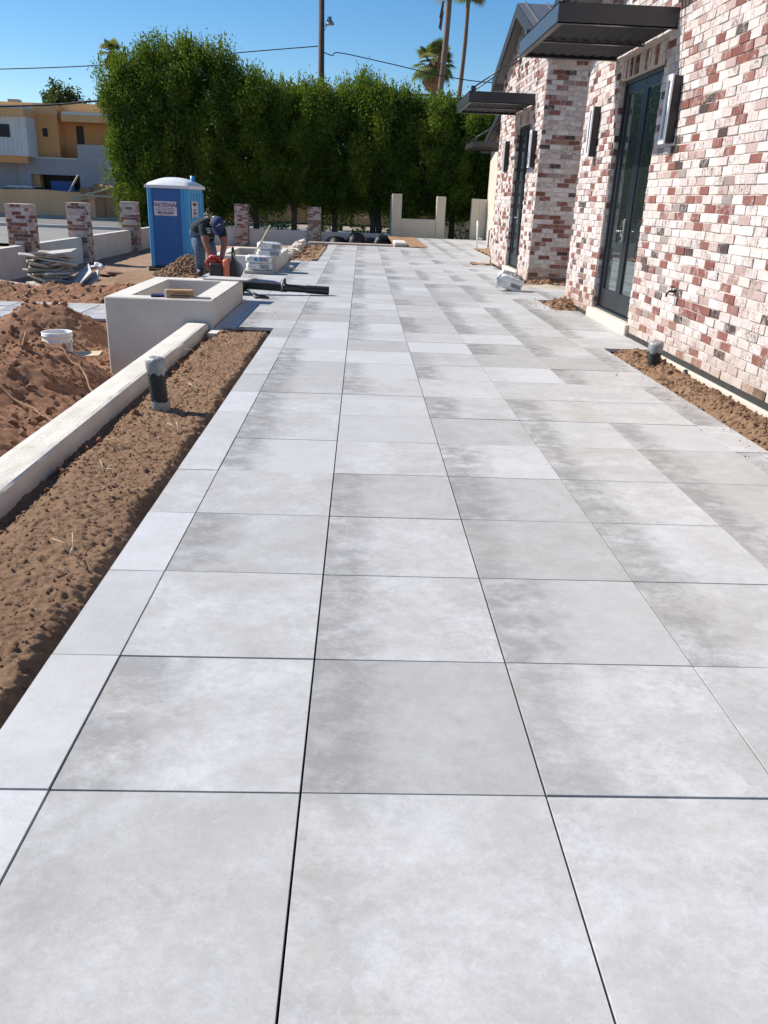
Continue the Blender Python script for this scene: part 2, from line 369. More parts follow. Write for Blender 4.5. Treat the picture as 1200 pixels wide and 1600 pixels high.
def leaf_mat(name, a, b, c, tr=.35):
    g = NG(name); g.t.nodes.remove(g.p)
    r = g.n('ShaderNodeAttribute', attribute_name='rnd').outputs['Fac']
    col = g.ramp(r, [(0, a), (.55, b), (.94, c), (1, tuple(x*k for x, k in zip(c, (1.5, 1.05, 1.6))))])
    d = g.n('ShaderNodeBsdfDiffuse'); t = g.n('ShaderNodeBsdfTranslucent'); gl = g.n('ShaderNodeBsdfGlossy'); gl.inputs['Roughness'].default_value = .45
    g.l(col, d.inputs[0]); g.l(g.mix(.5, col, (.3, .4, .03)), t.inputs[0]); gl.inputs[0].default_value = (.5, .55, .45, 1)
    m = g.n('ShaderNodeMixShader'); m.inputs[0].default_value = tr; g.l(d.outputs[0], m.inputs[1]); g.l(t.outputs[0], m.inputs[2])
    m2 = g.n('ShaderNodeMixShader'); m2.inputs[0].default_value = .035; g.l(m.outputs[0], m2.inputs[1]); g.l(gl.outputs[0], m2.inputs[2])
    g.l(m2.outputs[0], g.out.inputs[0]); return g.mat
MAT['leaf'] = leaf_mat('leaf', (.03, .064, .011), (.082, .148, .017), (.21, .265, .03), .3)
MAT['leaf_far'] = leaf_mat('leaf_far', (.04, .06, .03), (.06, .085, .04), (.09, .12, .06), .2)
MAT['palm_leaf'] = leaf_mat('palm_leaf', (.06, .09, .03), (.11, .15, .05), (.2, .23, .1), .3)

def glass_mat():
    # coated dark double glazing: a strong mirror over a dark room
    g = NG('dark_glass'); g.col((.012, .017, .016)); g.rough(.4)
    gl = g.n('ShaderNodeBsdfGlossy'); gl.inputs['Roughness'].default_value = .01; gl.inputs[0].default_value = (.8, .92, .9, 1)
    lw = g.n('ShaderNodeFresnel'); lw.inputs[0].default_value = 1.5; f = g.math('ADD', g.math('MULTIPLY', lw.outputs[0], .9), .28, clamp=True)
    m = g.n('ShaderNodeMixShader'); g.l(f, m.inputs[0]); g.l(g.p.outputs[0], m.inputs[1]); g.l(gl.outputs[0], m.inputs[2]); g.l(m.outputs[0], g.out.inputs[0])
    bp = g.n('ShaderNodeBump'); bp.inputs['Strength'].default_value = .03; bp.inputs['Distance'].default_value = .02; g.l(g.noise(g.pos(), 1.6, 2, .5), bp.inputs['Height']); g.l(bp.outputs[0], gl.inputs['Normal'])
    return g.mat
MAT['glass'] = glass_mat()

# ------------------------------------------------------------------ ground
def sheet(name, x0, x1, y0, y1, z, mat, kind='structure'):
    return tag(MB().add([(x0, y0, z), (x1, y0, z), (x1, y1, z), (x0, y1, z)], [(0, 1, 2, 3)]).build(name, MAT[mat], fix=False), kind=kind)
sheet('ground', -1500, 1500, -1500, 1500, -.66, 'ground')
sheet('street', -200, 200, 40.2, 51.5, -.585, 'asphalt')
sheet('pavement', -60, -9.5, 27.5, 39.4, -.56, 'concrete')
sheet('parking_lot', -9.0, 60, 38.6, 39.9, -.575, 'concrete')
kb = MB().box(-60, 40, 39.6, 39.9, -.66, -.43); tag(kb.build('kerb', MAT['white_stucco']), kind='structure')

GX = .61
def yard_h(x, y):
    x = np.asarray(x, float); y = np.asarray(y, float)
    h = -.57+.05*fbm(x*.5, y*.5, 3, 3)
    h = h+.54*sstep(-3.7, -2.85, x)*sstep(9.0, 10.2, y)*(1-sstep(16.5, 18.5, y))
    def G(cx, cy, sx, sy, a, p=2.): return a*np.exp(-(np.abs((x-cx)/sx)**p+np.abs((y-cy)/sy)**p))
    h = h+G(-3.3, 5.85, 1.05, 1.05, .52, 3.2)+G(-2.7, 3.2, .9, 1.5, .42, 2.4)+G(-3.9, 2.2, 1.4, 1.6, .34)
    h = h+G(-3.75, 8.5, .75, .7, .54, 2.4)+G(-5.1, 6.6, .9, 1.1, .2)
    h = h-G(-2.2, 6.85, .5, .6, .16)
    h = h+G(-5.6, 13.75, 2.2, .42, .2, 2.2)+G(-4.3, 14.1, .6, .5, .13)+G(-3.6, 15.2, 1.0, 1.5, .1)
    m = sstep(.02, .2, h+.57)
    return h+(.10*m+.02)*fbm(x*1.5, y*1.5, 21, 3)-.3*sstep(-2.78, -2.64, x)*sstep(9.2, 9.5, y)
def fine_soil(x, y, k=1.): return k*(.045*fbm(x*4.5, y*4.5, 5, 3)+.026*fbm(x*16, y*16, 9, 5, .72))
def heightfield(name, x0, x1, y0, y1, res, fn, mat, kind='structure'):
    nx = int((x1-x0)/res)+1; ny = int((y1-y0)/res)+1
    xs = np.linspace(x0, x1, nx); ys = np.linspace(y0, y1, ny); X, Y = np.meshgrid(xs, ys); Z = fn(X, Y)
    V = np.stack([X, Y, Z], -1).reshape(-1, 3); i = np.arange(nx*ny).reshape(ny, nx)
    F = np.stack([i[:-1, :-1], i[:-1, 1:], i[1:, 1:], i[1:, :-1]], -1).reshape(-1, 4)
    return tag(link(name, np_mesh(name, V, F, True), MAT[mat]), kind=kind)
def near_fn(x, y):
    return yard_h(x, y)+fine_soil(x, y)+.02*np.abs(fbm(x*14, y*14, 71, 3, .65))
def far_fn(x, y):
    z = yard_h(x, y)+.02*fbm(x*3, y*3, 8, 2)
    inside = (x > -6.3) & (x < -1.5) & (y > .9) & (y < 15.8)
    return np.where(inside, z-.25, z)
heightfield('yard_soil', -6.5, -1.7, .6, 16.0, .024, near_fn, 'soil_red')
heightfield('yard_ground', -9.6, -1.5, -3, 33, .15, far_fn, 'soil_grey')

_ph = (1+5**.5)/2
ICO_V = np.array([(-1, _ph, 0), (1, _ph, 0), (-1, -_ph, 0), (1, -_ph, 0), (0, -1, _ph), (0, 1, _ph), (0, -1, -_ph), (0, 1, -_ph), (_ph, 0, -1), (_ph, 0, 1), (-_ph, 0, -1), (-_ph, 0, 1)])/1.9
ICO_F = np.array([(0, 11, 5), (0, 5, 1), (0, 1, 7), (0, 7, 10), (0, 10, 11), (1, 5, 9), (5, 11, 4), (11, 10, 2), (10, 7, 6), (7, 1, 8), (3, 9, 4), (3, 4, 2), (3, 2, 6), (3, 6, 8), (3, 8, 9), (4, 9, 5), (2, 4, 11), (6, 2, 10), (8, 6, 7), (9, 8, 1)])
def clods(name, P, sizes, mat, parent=None):
    n = len(P); d = RNG.uniform(.6, 1.25, (n, 12, 1)); sc = RNG.uniform(.6, 1.2, (n, 1, 3))
    V = ICO_V[None]*d*sc*np.asarray(sizes)[:, None, None]
    a = RNG.uniform(0, 6.28, n); c, s = np.cos(a)[:, None], np.sin(a)[:, None]
    V = np.stack([V[..., 0]*c-V[..., 1]*s, V[..., 0]*s+V[..., 1]*c, V[..., 2]], -1)+np.asarray(P)[:, None, :]
    F = (ICO_F[None]+12*np.arange(n)[:, None, None]).reshape(-1, 3)
    return tag(link(name, np_mesh(name, V.reshape(-1, 3), F), MAT[mat], parent), kind='stuff')
def scatter(fn, x0, x1, y0, y1, n, smin, smax, pw=3):
    x = RNG.uniform(x0, x1, n); y = RNG.uniform(y0, y1, n); s = smin+(smax-smin)*RNG.random(n)**pw
    return np.stack([x, y, fn(x, y)+s*.2], -1), s
P, s_ = scatter(near_fn, -5.5, -1.8, 1.5, 9.2, 9000, .003, .05, 6)
tag(clods('soil_clods', P, s_, 'soil_red'), 'crumbly red brown soil clods over the dug mounds', 'soil clods')
P, s_ = scatter(near_fn, -6.4, -3, 13., 15.8, 1100, .008, .05, 4)
tag(clods('soil_clods', P, s_, 'soil_grey'), 'loose clods along the low soil ridge beside the broken slabs', 'soil clods')

# ------------------------------------------------------------------ patio paving
# row -> list of x ranges
def row_ranges(j):
    y = j*GX
    lo = -.825; hi = 2.66
    if j >= 11: hi = 3.17
    if 16 <= j < 18: hi = 2.84
    if 18 <= j < 22: hi = 4.3
    if j == 22: hi = 3.05
    if j >= 23: hi = 3.17
    if j == 29: hi = 2.71
    if 30 <= j < 33: hi = 4.88
    if 33 <= j < 40: hi = 3.6
    if 40 <= j: hi = 4.88
    if 12 <= j < 16: lo = -1.455
    if 16 <= j < 23: lo = -2.62
    if 23 <= j < 28: lo = -1.44
    if 28 <= j < 37: lo = -.87
    if 37 <= j < 39: lo = -.87
    if j >= 39: lo = 2.15
    return lo, hi
XS = [-2.83, -2.44, -1.83, -1.22, -.61, 0, .61, 1.22, 1.83, 2.44, 3.05, 3.66, 4.27, 4.88]
patio_bed = MB(); near_tiles = []; far_tiles = []
for j in range(-4, 50):
    lo, hi = row_ranges(j); y0, y1 = j*GX, (j+1)*GX
    patio_bed.box(lo+.004, hi-.004, y0, y1, -.2, -.036)
    for a, b in zip(XS[:-1], XS[1:]):
        xa, xb = max(a, lo), min(b, hi)
        if xb-xa < .05: continue
        (near_tiles if j < 24 else far_tiles).append((xa, xb, y0, y1, a, b))
patio = tag(patio_bed.build('patio', MAT['dark_bed']), kind='structure')
def tile_mesh(t, rnd):
    xa, xb, y0, y1, a, b = t; g = .0019+random.uniform(0, .0008); dz = random.uniform(-.0014, .0014); e = .0008
    gx = .0028 if abs(xa) < 1.3 else .0021
    X0, X1, Y0, Y1 = xa+gx, xb-gx, y0+g, y1-g
    t1, t2, t3 = (random.uniform(-.0008, .0008) for _ in range(3)); T = [dz, dz+t1, dz+t2, dz+t3]
    vs = []
    cs = [(X0, Y0), (X1, Y0), (X1, Y1), (X0, Y1)]; ci = [(X0+e, Y0+e), (X1-e, Y0+e), (X1-e, Y1-e), (X0+e, Y1-e)]
    vs += [(x, y, -.04) for x, y in cs]+[(x, y, T[k]-e) for k, (x, y) in enumerate(cs)]+[(x, y, T[k]) for k, (x, y) in enumerate(ci)]
    fs = [(8, 9, 10, 11)]
    for k in range(4):
        l = (k+1) % 4; fs += [(k, l, 4+l, 4+k), (4+k, 4+l, 8+l, 8+k)]
    uv = [((v[0]-a)/(b-a), (v[1]-y0)/(y1-y0)) for v in vs]
    return vs, fs, uv, [rnd]*12
def tiles_obj(name, tl, rnds, parent):
    V = []; F = []; U = []; R = []
    for t, r in zip(tl, rnds):
        vs, fs, uv, rr = tile_mesh(t, r); b = len(V); V += vs; U += uv; R += rr; F += [tuple(b+i for i in f) for f in fs]
    me = np_mesh(name, V, F, False, {'rnd': R}); L = me.uv_layers.new(name='UVMap')
    vi = np.zeros(len(me.loops), np.int32); me.loops.foreach_get('vertex_index', vi); L.data.foreach_set('uv', np.asarray(U, np.float32)[vi].ravel())
    return link(name, me, MAT['tile'], parent)
def pick(lo2, hi2, lo4, hi4):
    return next(r for r in (i/9973 for i in range(3000, 9973)) if lo2 < (r*17.37) % 1 < hi2 and lo4 < (r*73.1) % 1 < hi4 and (r*41.9) % 1 < .5)
TONE = {(0., 0): pick(.93, .97, .75, .9), (0., 3): pick(.8, .85, .6, .7), (.61, 2): pick(.88, .92, .5, .6), (.61, 3): pick(.85, .9, .8, .9), (-.61, 2): pick(.78, .82, .7, .8), (.61, 5): pick(.86, .9, .3, .5), (1.22, 1): pick(.3, .4, .7, .8)}
for t in near_tiles:
    q_ = random.random(); tiles_obj('tile', [t], [TONE.get((round(t[0], 2), round(t[2]/GX)), q_)], patio)
tag(tiles_obj('tile_field', far_tiles, [random.random() for _ in far_tiles], patio), kind='stuff')

# soil beds let into the paving
def bed_fn(x0, x1, mid, edge, seed, amp=1.):
    def fn(x, y):
        d = np.minimum(x-x0, x1-x); k = sstep(0, .22, d)
        return edge+(mid-edge)*k+amp*fine_soil(x+seed, y, .9)*(.35+.65*k)+.05*amp*fbm(x*2+seed, y*1.6, seed, 2)*k
    return fn
def crumb(x, y, k=1.): return k*(.013*fbm(x*22, y*22, 51, 2)+.013*fbm(x*52, y*52, 57, 2)+.008*vnoise(x*120, y*120, 61))
def strip_fn(x, y):
    l = sstep(-1.5, -1.33, x+.07*fbm(x*2.5, y*2.2, 17, 3)); r = 1-sstep(-.93, -.83, x+.05*fbm(x*3, y*2.6, 19, 3))
    return -.085+.055*l*(.25+.75*r)-.03*(1-r)+.045*fbm(x*1.8, y*1.1, 31, 3)*l+.02*fbm(x*6, y*6, 5, 3)*(.5+.5*l)+crumb(x, y)
heightfield('planting_soil', -1.56, -.832, -1.0, 7.31, .0075, strip_fn, 'soil')
P, s_ = scatter(strip_fn, -1.5, -.86, -.5, 7.25, 7000, .002, .011, 4); clods('planting_clods', P, s_, 'clod')
P2, s2 = scatter(lambda x, y: strip_fn(x, y), -1.5, -1.32, 0, 7.2, 160, .008, .035, 3); clods('planting_clods', P2, s2, 'soil_red')
rb0 = bed_fn(2.66, 3.2, -.0, -.075, 41, 1.3)
def rb(x, y): return rb0(x, y)+crumb(x, y, 1.2)
heightfield('planting_soil', 2.667, 3.215, 0.5, 6.70, .009, rb, 'soil')
P, s_ = scatter(rb, 2.7, 3.17, 1, 6.66, 5200, .003, .022, 3.6); clods('planting_clods', P, s_, 'clod')
def pb(x, y): return -.06+.16*np.exp(-(((x-3.05)/.2)**2+((y-10.25)/.38)**2))+fine_soil(x, y, .9)
heightfield('planting_soil', 2.848, 3.21, 9.77, 10.97, .015, pb, 'soil')
P, s_ = scatter(pb, 2.88, 3.18, 9.85, 10.9, 420, .01, .035, 2.5); clods('planting_clods', P, s_, 'clod')
def ab(x, y): return -.05+.09*np.exp(-((y-13.6)/.18)**2)+fine_soil(x, y, 1.2)
heightfield('planting_soil', 3.06, 4.6, 13.43, 14.02, .02, ab, 'soil')
P, s_ = scatter(ab, 3.1, 4.3, 13.46, 13.75, 200, .015, .05, 2); clods('planting_clods', P, s_, 'clod')
def flat(z, k=.8): return lambda x, y: z+fine_soil(x, y, k)
heightfield('planting_soil', -1.46, -.877, 17.09, 22.56, .03, flat(.02), 'soil')
heightfield('planting_soil', 2.715, 3.2, 17.70, 18.29, .02, flat(.015), 'soil')
heightfield('planting_soil', 3.61, 4.89, 20.15, 24.38, .04, flat(.015), 'soil')
heightfield('planting_soil', 1.1, 2.14, 23.95, 30.85, .05, flat(.02), 'soil')
heightfield('planting_soil', -2.9, -1.6, 16.9, 24.5, .08, lambda x, y: -.12+fine_soil(x, y, 1.), 'soil_grey')
P, s_ = scatter(flat(.02), -1.4, -.95, 17.3, 22.4, 260, .015, .05, 3); clods('planting_clods', P, s_, 'clod')

# ------------------------------------------------------------------ kerb and planters on the left
cw = MB(); nseg = 190; prof = [(-1.755, -.62), (-1.757, -.01), (-1.753, .024), (-1.742, .034), (-1.70, .037), (-1.63, .036), (-1.57, .035), (-1.545, .03), (-1.535, .016), (-1.532, -.03), (-1.53, -.12), (-1.528, -.62)]
for i in range(nseg+1):
    yy = -2.2+9.505*i/nseg
    for k, (px, pz_) in enumerate(prof):
        nz = float(fbm(yy*2.2+k*.35, k*.8, 3, 3)); nf = float(vnoise(yy*9+k, k*2.1, 6)); e = .75 if k in (2, 3, 6, 7, 8) else .35
        cw.v.append((px+e*(.012*nz+.004*nf), yy, pz_+(e*(.012*nz+.004*nf) if 0 < k < 9 else 0)))
for i in range(nseg):
    for k in range(len(prof)-1): a_ = i*len(prof)+k; cw.face([a_, a_+1, a_+1+len(prof), a_+len(prof)], False)
o = cw.build('kerb_wall', MAT['worn_stucco']); tag(o, 'long low white plastered kerb wall beside the narrow soil strip', 'low wall')
def planter(x0, x1, y0, y1, zb, zt, th, label, soil_z):
    t = thing('planter', label, 'planter', (x0, y0, zb))
    m = MB(); m.box(x0, x1, y0, y0+th, zb, zt, bev=.012); m.box(x0, x1, y1-th, y1, zb, zt, bev=.012)
    m.box(x0+.001, x0+th, y0+th-.01, y1-th+.01, zb, zt-.001, bev=.01); m.box(x1-th, x1-.001, y0+th-.01, y1-th+.01, zb, zt-.001, bev=.01)
    m.build('planter_wall', MAT['stucco'], t, fix=False)
    s = MB().box(x0+th-.01, x1-th+.01, y0+th-.01, y1-th+.01, zb, soil_z); s.build('planter_soil', MAT['soil_grey'], t)
    return t
planter(-2.64, -1.475, 7.32, 9.62, -.64, .27, .24, 'white plastered planter box holding a brown carton on its rim', -.15)
planter(-2.66, -1.46, 14.04, 16.6, -.64, .27, .2, 'white plastered planter box behind the stacked cement bags', .02)
ft = MB().box(-1.49, -1.39, 7.0, 9.75, -.2, -.03); ft.build('planter_footing', MAT['stucco'], bpy.data.objects['planter'])

# ------------------------------------------------------------------ brick building
BW, BH = .2060, .0775
def brick_rects(u0, u1, v0, v1, holes=(), top=None, phase=0.):
    out = []; c = 0; v = v0
    while v < v1-.02:
        vt = min(v+BH, v1); off = (.5*BW if c % 2 else 0)+phase+.012*math.sin(c*2.3); u = u0-BW+(off % BW)
        while u < u1-.01:
            segs = [(max(u, u0), min(u+BW, u1))]
            for (a, b, p, q) in holes:
                if vt > p+.01 and v < q-.01:
                    ns = []
                    for (s0, s1) in segs:
                        if s1 <= a or s0 >= b: ns.append((s0, s1)); continue
                        if s0 < a: ns.append((s0, a))
                        if s1 > b: ns.append((b, s1))
                    segs = ns
            for (s0, s1) in segs:
                if s1-s0 < .035: continue
                if top and vt > top((s0+s1)/2)-.02: continue
                out.append((s0, s1, v, vt))
            u += BW
        v += BH; c += 1
    return out
def unit_brick():
    m = MB().bbox(-.5, .5, -.5, .5, -.5, .5, .03); return m.mesh('brick')
JT = .0095
class Face:
    """a vertical brick face: origin, horizontal direction, outward normal"""
    def __init__(s, o, u, n, proud=.007): s.o = Vector(o); s.u = Vector(u); s.n = Vector(n); s.proud = proud
    def place(s, r, jit=True):
        u0, u1, v0, v1 = r; d = .05
        c = s.o+s.u*((u0+u1)/2)+Vector((0, 0, (v0+v1)/2)); off = s.proud+(random.uniform(-.0045, .0055) if jit else 0)
        return c+s.n*(off-d/2), (u1-u0-JT, d, v1-v0-JT)
def brick_matrix(face, r):
    c, (l, d, h) = face.place(r)
    R = Matrix((face.u, face.n, Vector((0, 0, 1)))).transposed().to_4x4()
    tilt = Matrix.Rotation(random.uniform(-.006, .006), 4, 'Y')@Matrix.Rotation(random.uniform(-.008, .008), 4, 'Z')
    return Matrix.Translation(c)@R@tilt, (l, d, h)
BRICK_ME = unit_brick(); BRICK_ME.materials.append(MAT['brick'])
BRICK_MID = BRICK_ME.copy(); BRICK_MID.materials.clear(); BRICK_MID.materials.append(MAT['brick_mid'])
BRICK_RED = BRICK_ME.copy(); BRICK_RED.materials.clear(); BRICK_RED.materials.append(MAT['brick_red'])
def worn_variants(me, n=6):
    out = []
    for q in range(n):
        c = me.copy()
        for v in c.vertices: v.co += Vector((random.uniform(-.012, .012), random.uniform(-.05, .05), random.uniform(-.035, .035)))
        out.append(c)
    return out
UBV = np.array([v.co[:] for v in BRICK_ME.vertices]); UBF = [tuple(p.vertices) for p in BRICK_ME.polygons]
def bricks_joined(name, items, mat, parent):
    """items: (face, rect); one mesh"""
    V = []; F = []; R = []; org = ORG[parent.name]
    ca = np.array([(3,)])
    for face, r in items:
        M, sc = brick_matrix(face, r); ch = .0035
        b = len(V); rr = random.random()
        # chamfer stays ~3 mm whatever the brick's size
        P = np.sign(UBV)*.5*np.array(sc); inner = np.abs(UBV) < .48
        P = P-np.sign(UBV)*inner*ch+RNG.uniform(-.0022, .0022, P.shape)
        for p in P: V.append(tuple(M@Vector(p)-org))
        R += [rr]*len(P); F += [tuple(b+i for i in f) for f in UBF]
    me = bpy.data.meshes.new(name); me.from_pydata(V, [], F); at = me.attributes.new('rnd', 'FLOAT', 'POINT'); at.data.foreach_set('value', np.asarray(R, np.float32))
    return tag(link(name, me, mat, parent), kind='stuff')
VARS = {}
def brick_objs(items, me, parent):
    for face, r in items:
        M, sc = brick_matrix(face, r); o = bpy.data.objects.new('brick', random.choice(VARS.setdefault(me.name, worn_variants(me)))); COL.objects.link(o); o.parent = parent
        M = M.copy(); M.translation = M.translation-ORG[parent.name]
        o.matrix_local = M@Matrix.Diagonal((*sc, 1))

WX = 3.22
house = thing('brick_house', 'long whitewashed brick house with dark awnings over tall glass doors', 'house', (WX, 10.8, 0))
D1 = (7.76, 9.28); D2 = (14.86, 16.24); DZ = (.12, 2.80)
N0, N1 = .6, 10.83; P0, P1 = 13.77, 18.45
def rake1(y): return 3.85+.45*(min(y-N0, N1-y))
def rake2(y): return 3.97+.38*(min(y-P0, P1-y))
def rake3(y): return 3.3+.25*min(31.2-y, y-18.4)
# --- mortar cores
core = MB()
def core_wall(m, x0, x1, ya, yb, top, door, mid):
    d0, d1 = door
    m.prism([(ya, .03), (d0, .03), (d0, top(d0)), (ya, top(ya))] if not (ya < mid < d0) else [(ya, .03), (d0, .03), (d0, top(d0)), (mid, top(mid)), (ya, top(ya))], 'x', x0, x1)
    m.prism([(d1, .03), (yb, .03), (yb, top(yb)), (d1, top(d1))] if not (d1 < mid < yb) else [(d1, .03), (yb, .03), (yb, top(yb)), (mid, top(mid)), (d1, top(d1))], 'x', x0, x1)
    m.prism([(d0, DZ[1]+.2), (d1, DZ[1]+.2), (d1, top(d1))]+([(mid, top(mid))] if d0 < mid < d1 else [])+[(d0, top(d0))], 'x', x0, x1)
core_wall(core, WX, WX+.17, N0, N1, rake1, D1, (N0+N1)/2)
core2 = MB(); core_wall(core2, WX, WX+.17, P0, P1, rake2, D2, (P0+P1)/2)
core.box(WX+.1701, 6.5, N1-.17, N1, .03, 3.9)
core.box(WX+.1701, 6.5, N0, N0+.17, .03, 3.9)
wall = core.build('brick_wall', MAT['mortar'], house)
core2.box(WX+.1701, 6.5, P0, P0+.17, .03, 3.97); core2.box(WX+.1701, 6.5, P1-.17, P1, .03, 3.97)
wall2 = core2.build('brick_wall', MAT['mortar'], house)
inner = MB().box(5.2, 5.3, N0, N1, .0, 3.8).box(5.2, 5.3, P0, P1, 0, 3.6).box(5.2, 5.3, N1, P0, 0, 3.6)
inner.build('inner_wall', MAT['white_stucco'], house)
faceL = Face((WX, 0, 0), (0, 1, 0), (-1, 0, 0))
hole1 = (D1[0], D1[1], 0, DZ[1]+.2); hole2 = (D2[0], D2[1], 0, DZ[1]+.2)
items = [(faceL, r) for r in brick_rects(N0, N1, .03, 6.2, [hole1], rake1)]
items2 = [(faceL, r) for r in brick_rects(P0, P1, .03, 4.8, [hole2], rake2, .05)]
faceS = Face((WX-.005, P0, 0), (1, 0, 0), (0, -1, 0))
items2 += [(faceS, r) for r in brick_rects(0, 1.9, .03, 3.97, [], None, .08)]
for d1, it in ((D1[1], items), (D2[1], items2)):
    fj = Face((WX, d1, 0), (1, 0, 0), (0, -1, 0)); it += [(fj, r) for r in brick_rects(0.004, .13, .03, DZ[1]+.0, [], None, 0)]
for d0, it in ((D1[0], items), (D2[0], items2)):
    fj = Face((WX, d0, 0), (1, 0, 0), (0, 1, 0)); it += [(fj, r) for r in brick_rects(0.004, .13, .03, DZ[1], [], None, 0)]
def in_view(c):
    d = c-CAM; z = d.dot(_f)
    if z < .2: return None
    px = 600+1244.89*d.dot(_r)/z; py = 800-1244.89*d.dot(_u)/z
    return (px, py, z)
def soldiers(d):
    # vertical brick lintel, each brick on its own
    n = int((d[1]-d[0])/BH); w = (d[1]-d[0])/n; out = []
    for k in range(n):
        out.append((d[0]+k*w, d[0]+(k+1)*w, DZ[1], DZ[1]+.2))
    return [(faceL, r) for r in out]
vis = []
for it in items:
    f, r = it; c = f.o+f.u*((r[0]+r[1])/2)+Vector((0, 0, (r[2]+r[3])/2)); q = in_view(c)
    if q and -15 < q[0] < 1215 and -15 < q[1] < 1000: vis.append((q[2], it))
vis.sort(key=lambda t: t[0])
near300 = [it for _, it in vis[:256]]; ids = {id(i) for i in near300}
brick_objs(near300, BRICK_ME, wall)
brick_objs(soldiers(D1), BRICK_ME, wall); brick_objs(soldiers(D2), BRICK_ME, wall2)
bricks_joined('brick_courses', [i for i in items if id(i) not in ids], MAT['brick'], wall); bricks_joined('brick_courses', items2, MAT['brick'], wall2)
# lintel soffits
for d in (D1, D2): MB().box(WX+.005, WX+.16, d[0], d[1], DZ[1]-.003, DZ[1]+.01).build('lintel', MAT['mortar'], house)
# base: black weep strip and cream stem wall
for a, b in ((N0, D1[0]-.11), (D1[1]+.08, N1), (P0, D2[0]-.11), (D2[1]+.08, P1)):
    MB().box(WX-.004, WX+.1, a, b, -.022, .028).build('weep_strip', MAT['dark_bed'], house)
MB().box(WX+.11, 6, P0-.008, P0+.1, -.02, .028).build('weep_strip', MAT['dark_bed'], house)
st = MB()
for a, b in ((N0, N1), (P0, P1)): st.box(WX-.035, WX+.15, a, b, -.6, -.022, bev=.01)
st.box(WX+.15, 6.5, P0-.03, P0+.15, -.6, -.022)
st.build('stem_wall', MAT['stucco_cream'], house, fix=False)
for d in (D1, D2): MB().box(WX-.055, WX+.2, d[0]-.1, d[1]+.07, -.02, DZ[0], bev=.012).build('door_sill', MAT['stucco_cream'], house, fix=False)
# doors
def door(d, name='glass_door'):
    x = WX+.055; y0, y1 = d; z0, z1 = DZ
    fr = MB(); fr.box(x, x+.1, y0, y0+.05, z0, z1, bev=.004); fr.box(x, x+.1, y1-.05, y1, z0, z1, bev=.004); fr.box(x, x+.1, y0+.05, y1-.05, z1-.05, z1, bev=.004); fr.box(x-.02, x+.1, y0+.0, y1, z0, z0+.03, bev=.004)
    D = fr.build(name, MAT['door_frame'], house, fix=False); mid = (y0+y1)/2
    for a, b, side in ((y0+.052, mid-.002, 1), (mid+.002, y1-.052, -1)):
        l = MB(); xa, xb = x+.018, x+.072
        l.box(xa, xb, a, a+.085, z0+.032, z1-.052, bev=.004); l.box(xa, xb, b-.085, b, z0+.032, z1-.052, bev=.004)
        l.box(xa+.001, xb-.001, a+.085, b-.085, z1-.165, z1-.053, bev=.003); l.box(xa+.001, xb-.001, a+.085, b-.085, z0+.033, z0+.26, bev=.003)
        l.build('door_leaf', MAT['door_frame'], D, fix=False)
        g = MB().box(xa+.02, xa+.032, a+.08, b-.08, z0+.25, z1-.16); g.build('pane', MAT['glass'], D)
    h = MB().box(x-.012, x+.02, mid+.012, mid+.05, z0+.86, z0+1.12, bev=.006); h.tube([(x-.045, mid+.03, z0+.98), (x-.045, mid+.17, z0+.98)], .011, 8); h.tube([(x+.01, mid+.03, z0+.98), (x-.045, mid+.03, z0+.98)], .01, 8)
    h.build('handle', MAT['galv'], D)
door(D1); door(D2)
# wall lights
def wall_light(y, z0=1.98, z1=2.60):
    w = .07; x = WX
    b = MB().box(x-.10, x-.006, y-w, y+w, z0+.01, z1-.01, bev=.004); o = b.build('wall_light', MAT['black_plastic'], house, fix=False)
    f = MB(); f.box(x-.118, x-.101, y-w-.006, y-w+.036, z0, z1); f.box(x-.118, x-.101, y+w-.036, y+w+.006, z0, z1); f.box(x-.1175, x-.101, y-w+.036, y+w-.036, z0, z0+.05); f.box(x-.1175, x-.101, y-w+.036, y+w-.036, z1-.05, z1)
    f.build('light_frame', MAT['frame_white'], o)
for y in (7.2, 10.09, 14.17, 17.05): wall_light(y)
# awnings
def awning(xw, x0, y0, y1, z0=3.05, z1=3.235):
    m = MB(); t = .012; fl = .06
    m.box(x0, x0+t, y0, y1, z0, z1); m.box(x0, x0+fl, y0, y1, z0-.001, z0+t); m.box(x0, x0+fl, y0, y1, z1-t, z1+.001)
    for ya, yb in ((y0, y0+t), (y1-t, y1)): m.box(x0+t, xw-.008, ya, yb, z0, z1)
    m.box(x0+fl, xw-.008, y0, y0+fl, z0+.0005, z0+t+.001); m.box(x0+fl, xw-.008, y1-fl, y1, z0+.0005, z0+t+.001)
    a = m.build('awning', MAT['bronze'], house)
    k = MB()
    yy = (y0+y1)/2; k.box(x0+.02, xw-.01, yy-.025, yy+.025, z0+.001, z0+.022); k.box(x0+.02, xw-.01, yy-.006, yy+.006, z0+.05, z1-.03)
    k.build('crossbeam', MAT['bronze'], a)
    dck = MB(); n = int((xw-x0-.04)/.06); pts = []
    for i in range(n+1):
        xx = x0+.02+(xw-x0-.04)*i/n; pts += [(xx, z0+.03 if i % 2 else z0+.045)]
    b = len(dck.v); dck.v += [(p[0], y0+.014, p[1]) for p in pts]+[(p[0], y1-.014, p[1]) for p in pts]
    for i in range(n): dck.face([b+i, b+i+1, b+n+1+i+1, b+n+1+i])
    dck.build('awning_deck', MAT['deck_black'], a)
    for ye in (y0+.1, y1-.1):
        r = MB()
        for dy in (-.045, .045): r.tube([(x0+.07, ye+dy, z1+.06), (xw-.01, ye+dy, z1+.82)], .011, 8)
        r.box(x0+.04, x0+.12, ye-.06, ye+.06, z1, z1+.09); r.box(xw-.03, xw-.006, ye-.09, ye+.09, z1+.74, z1+.9)
        r.build('tie_rod', MAT['bronze'], a)
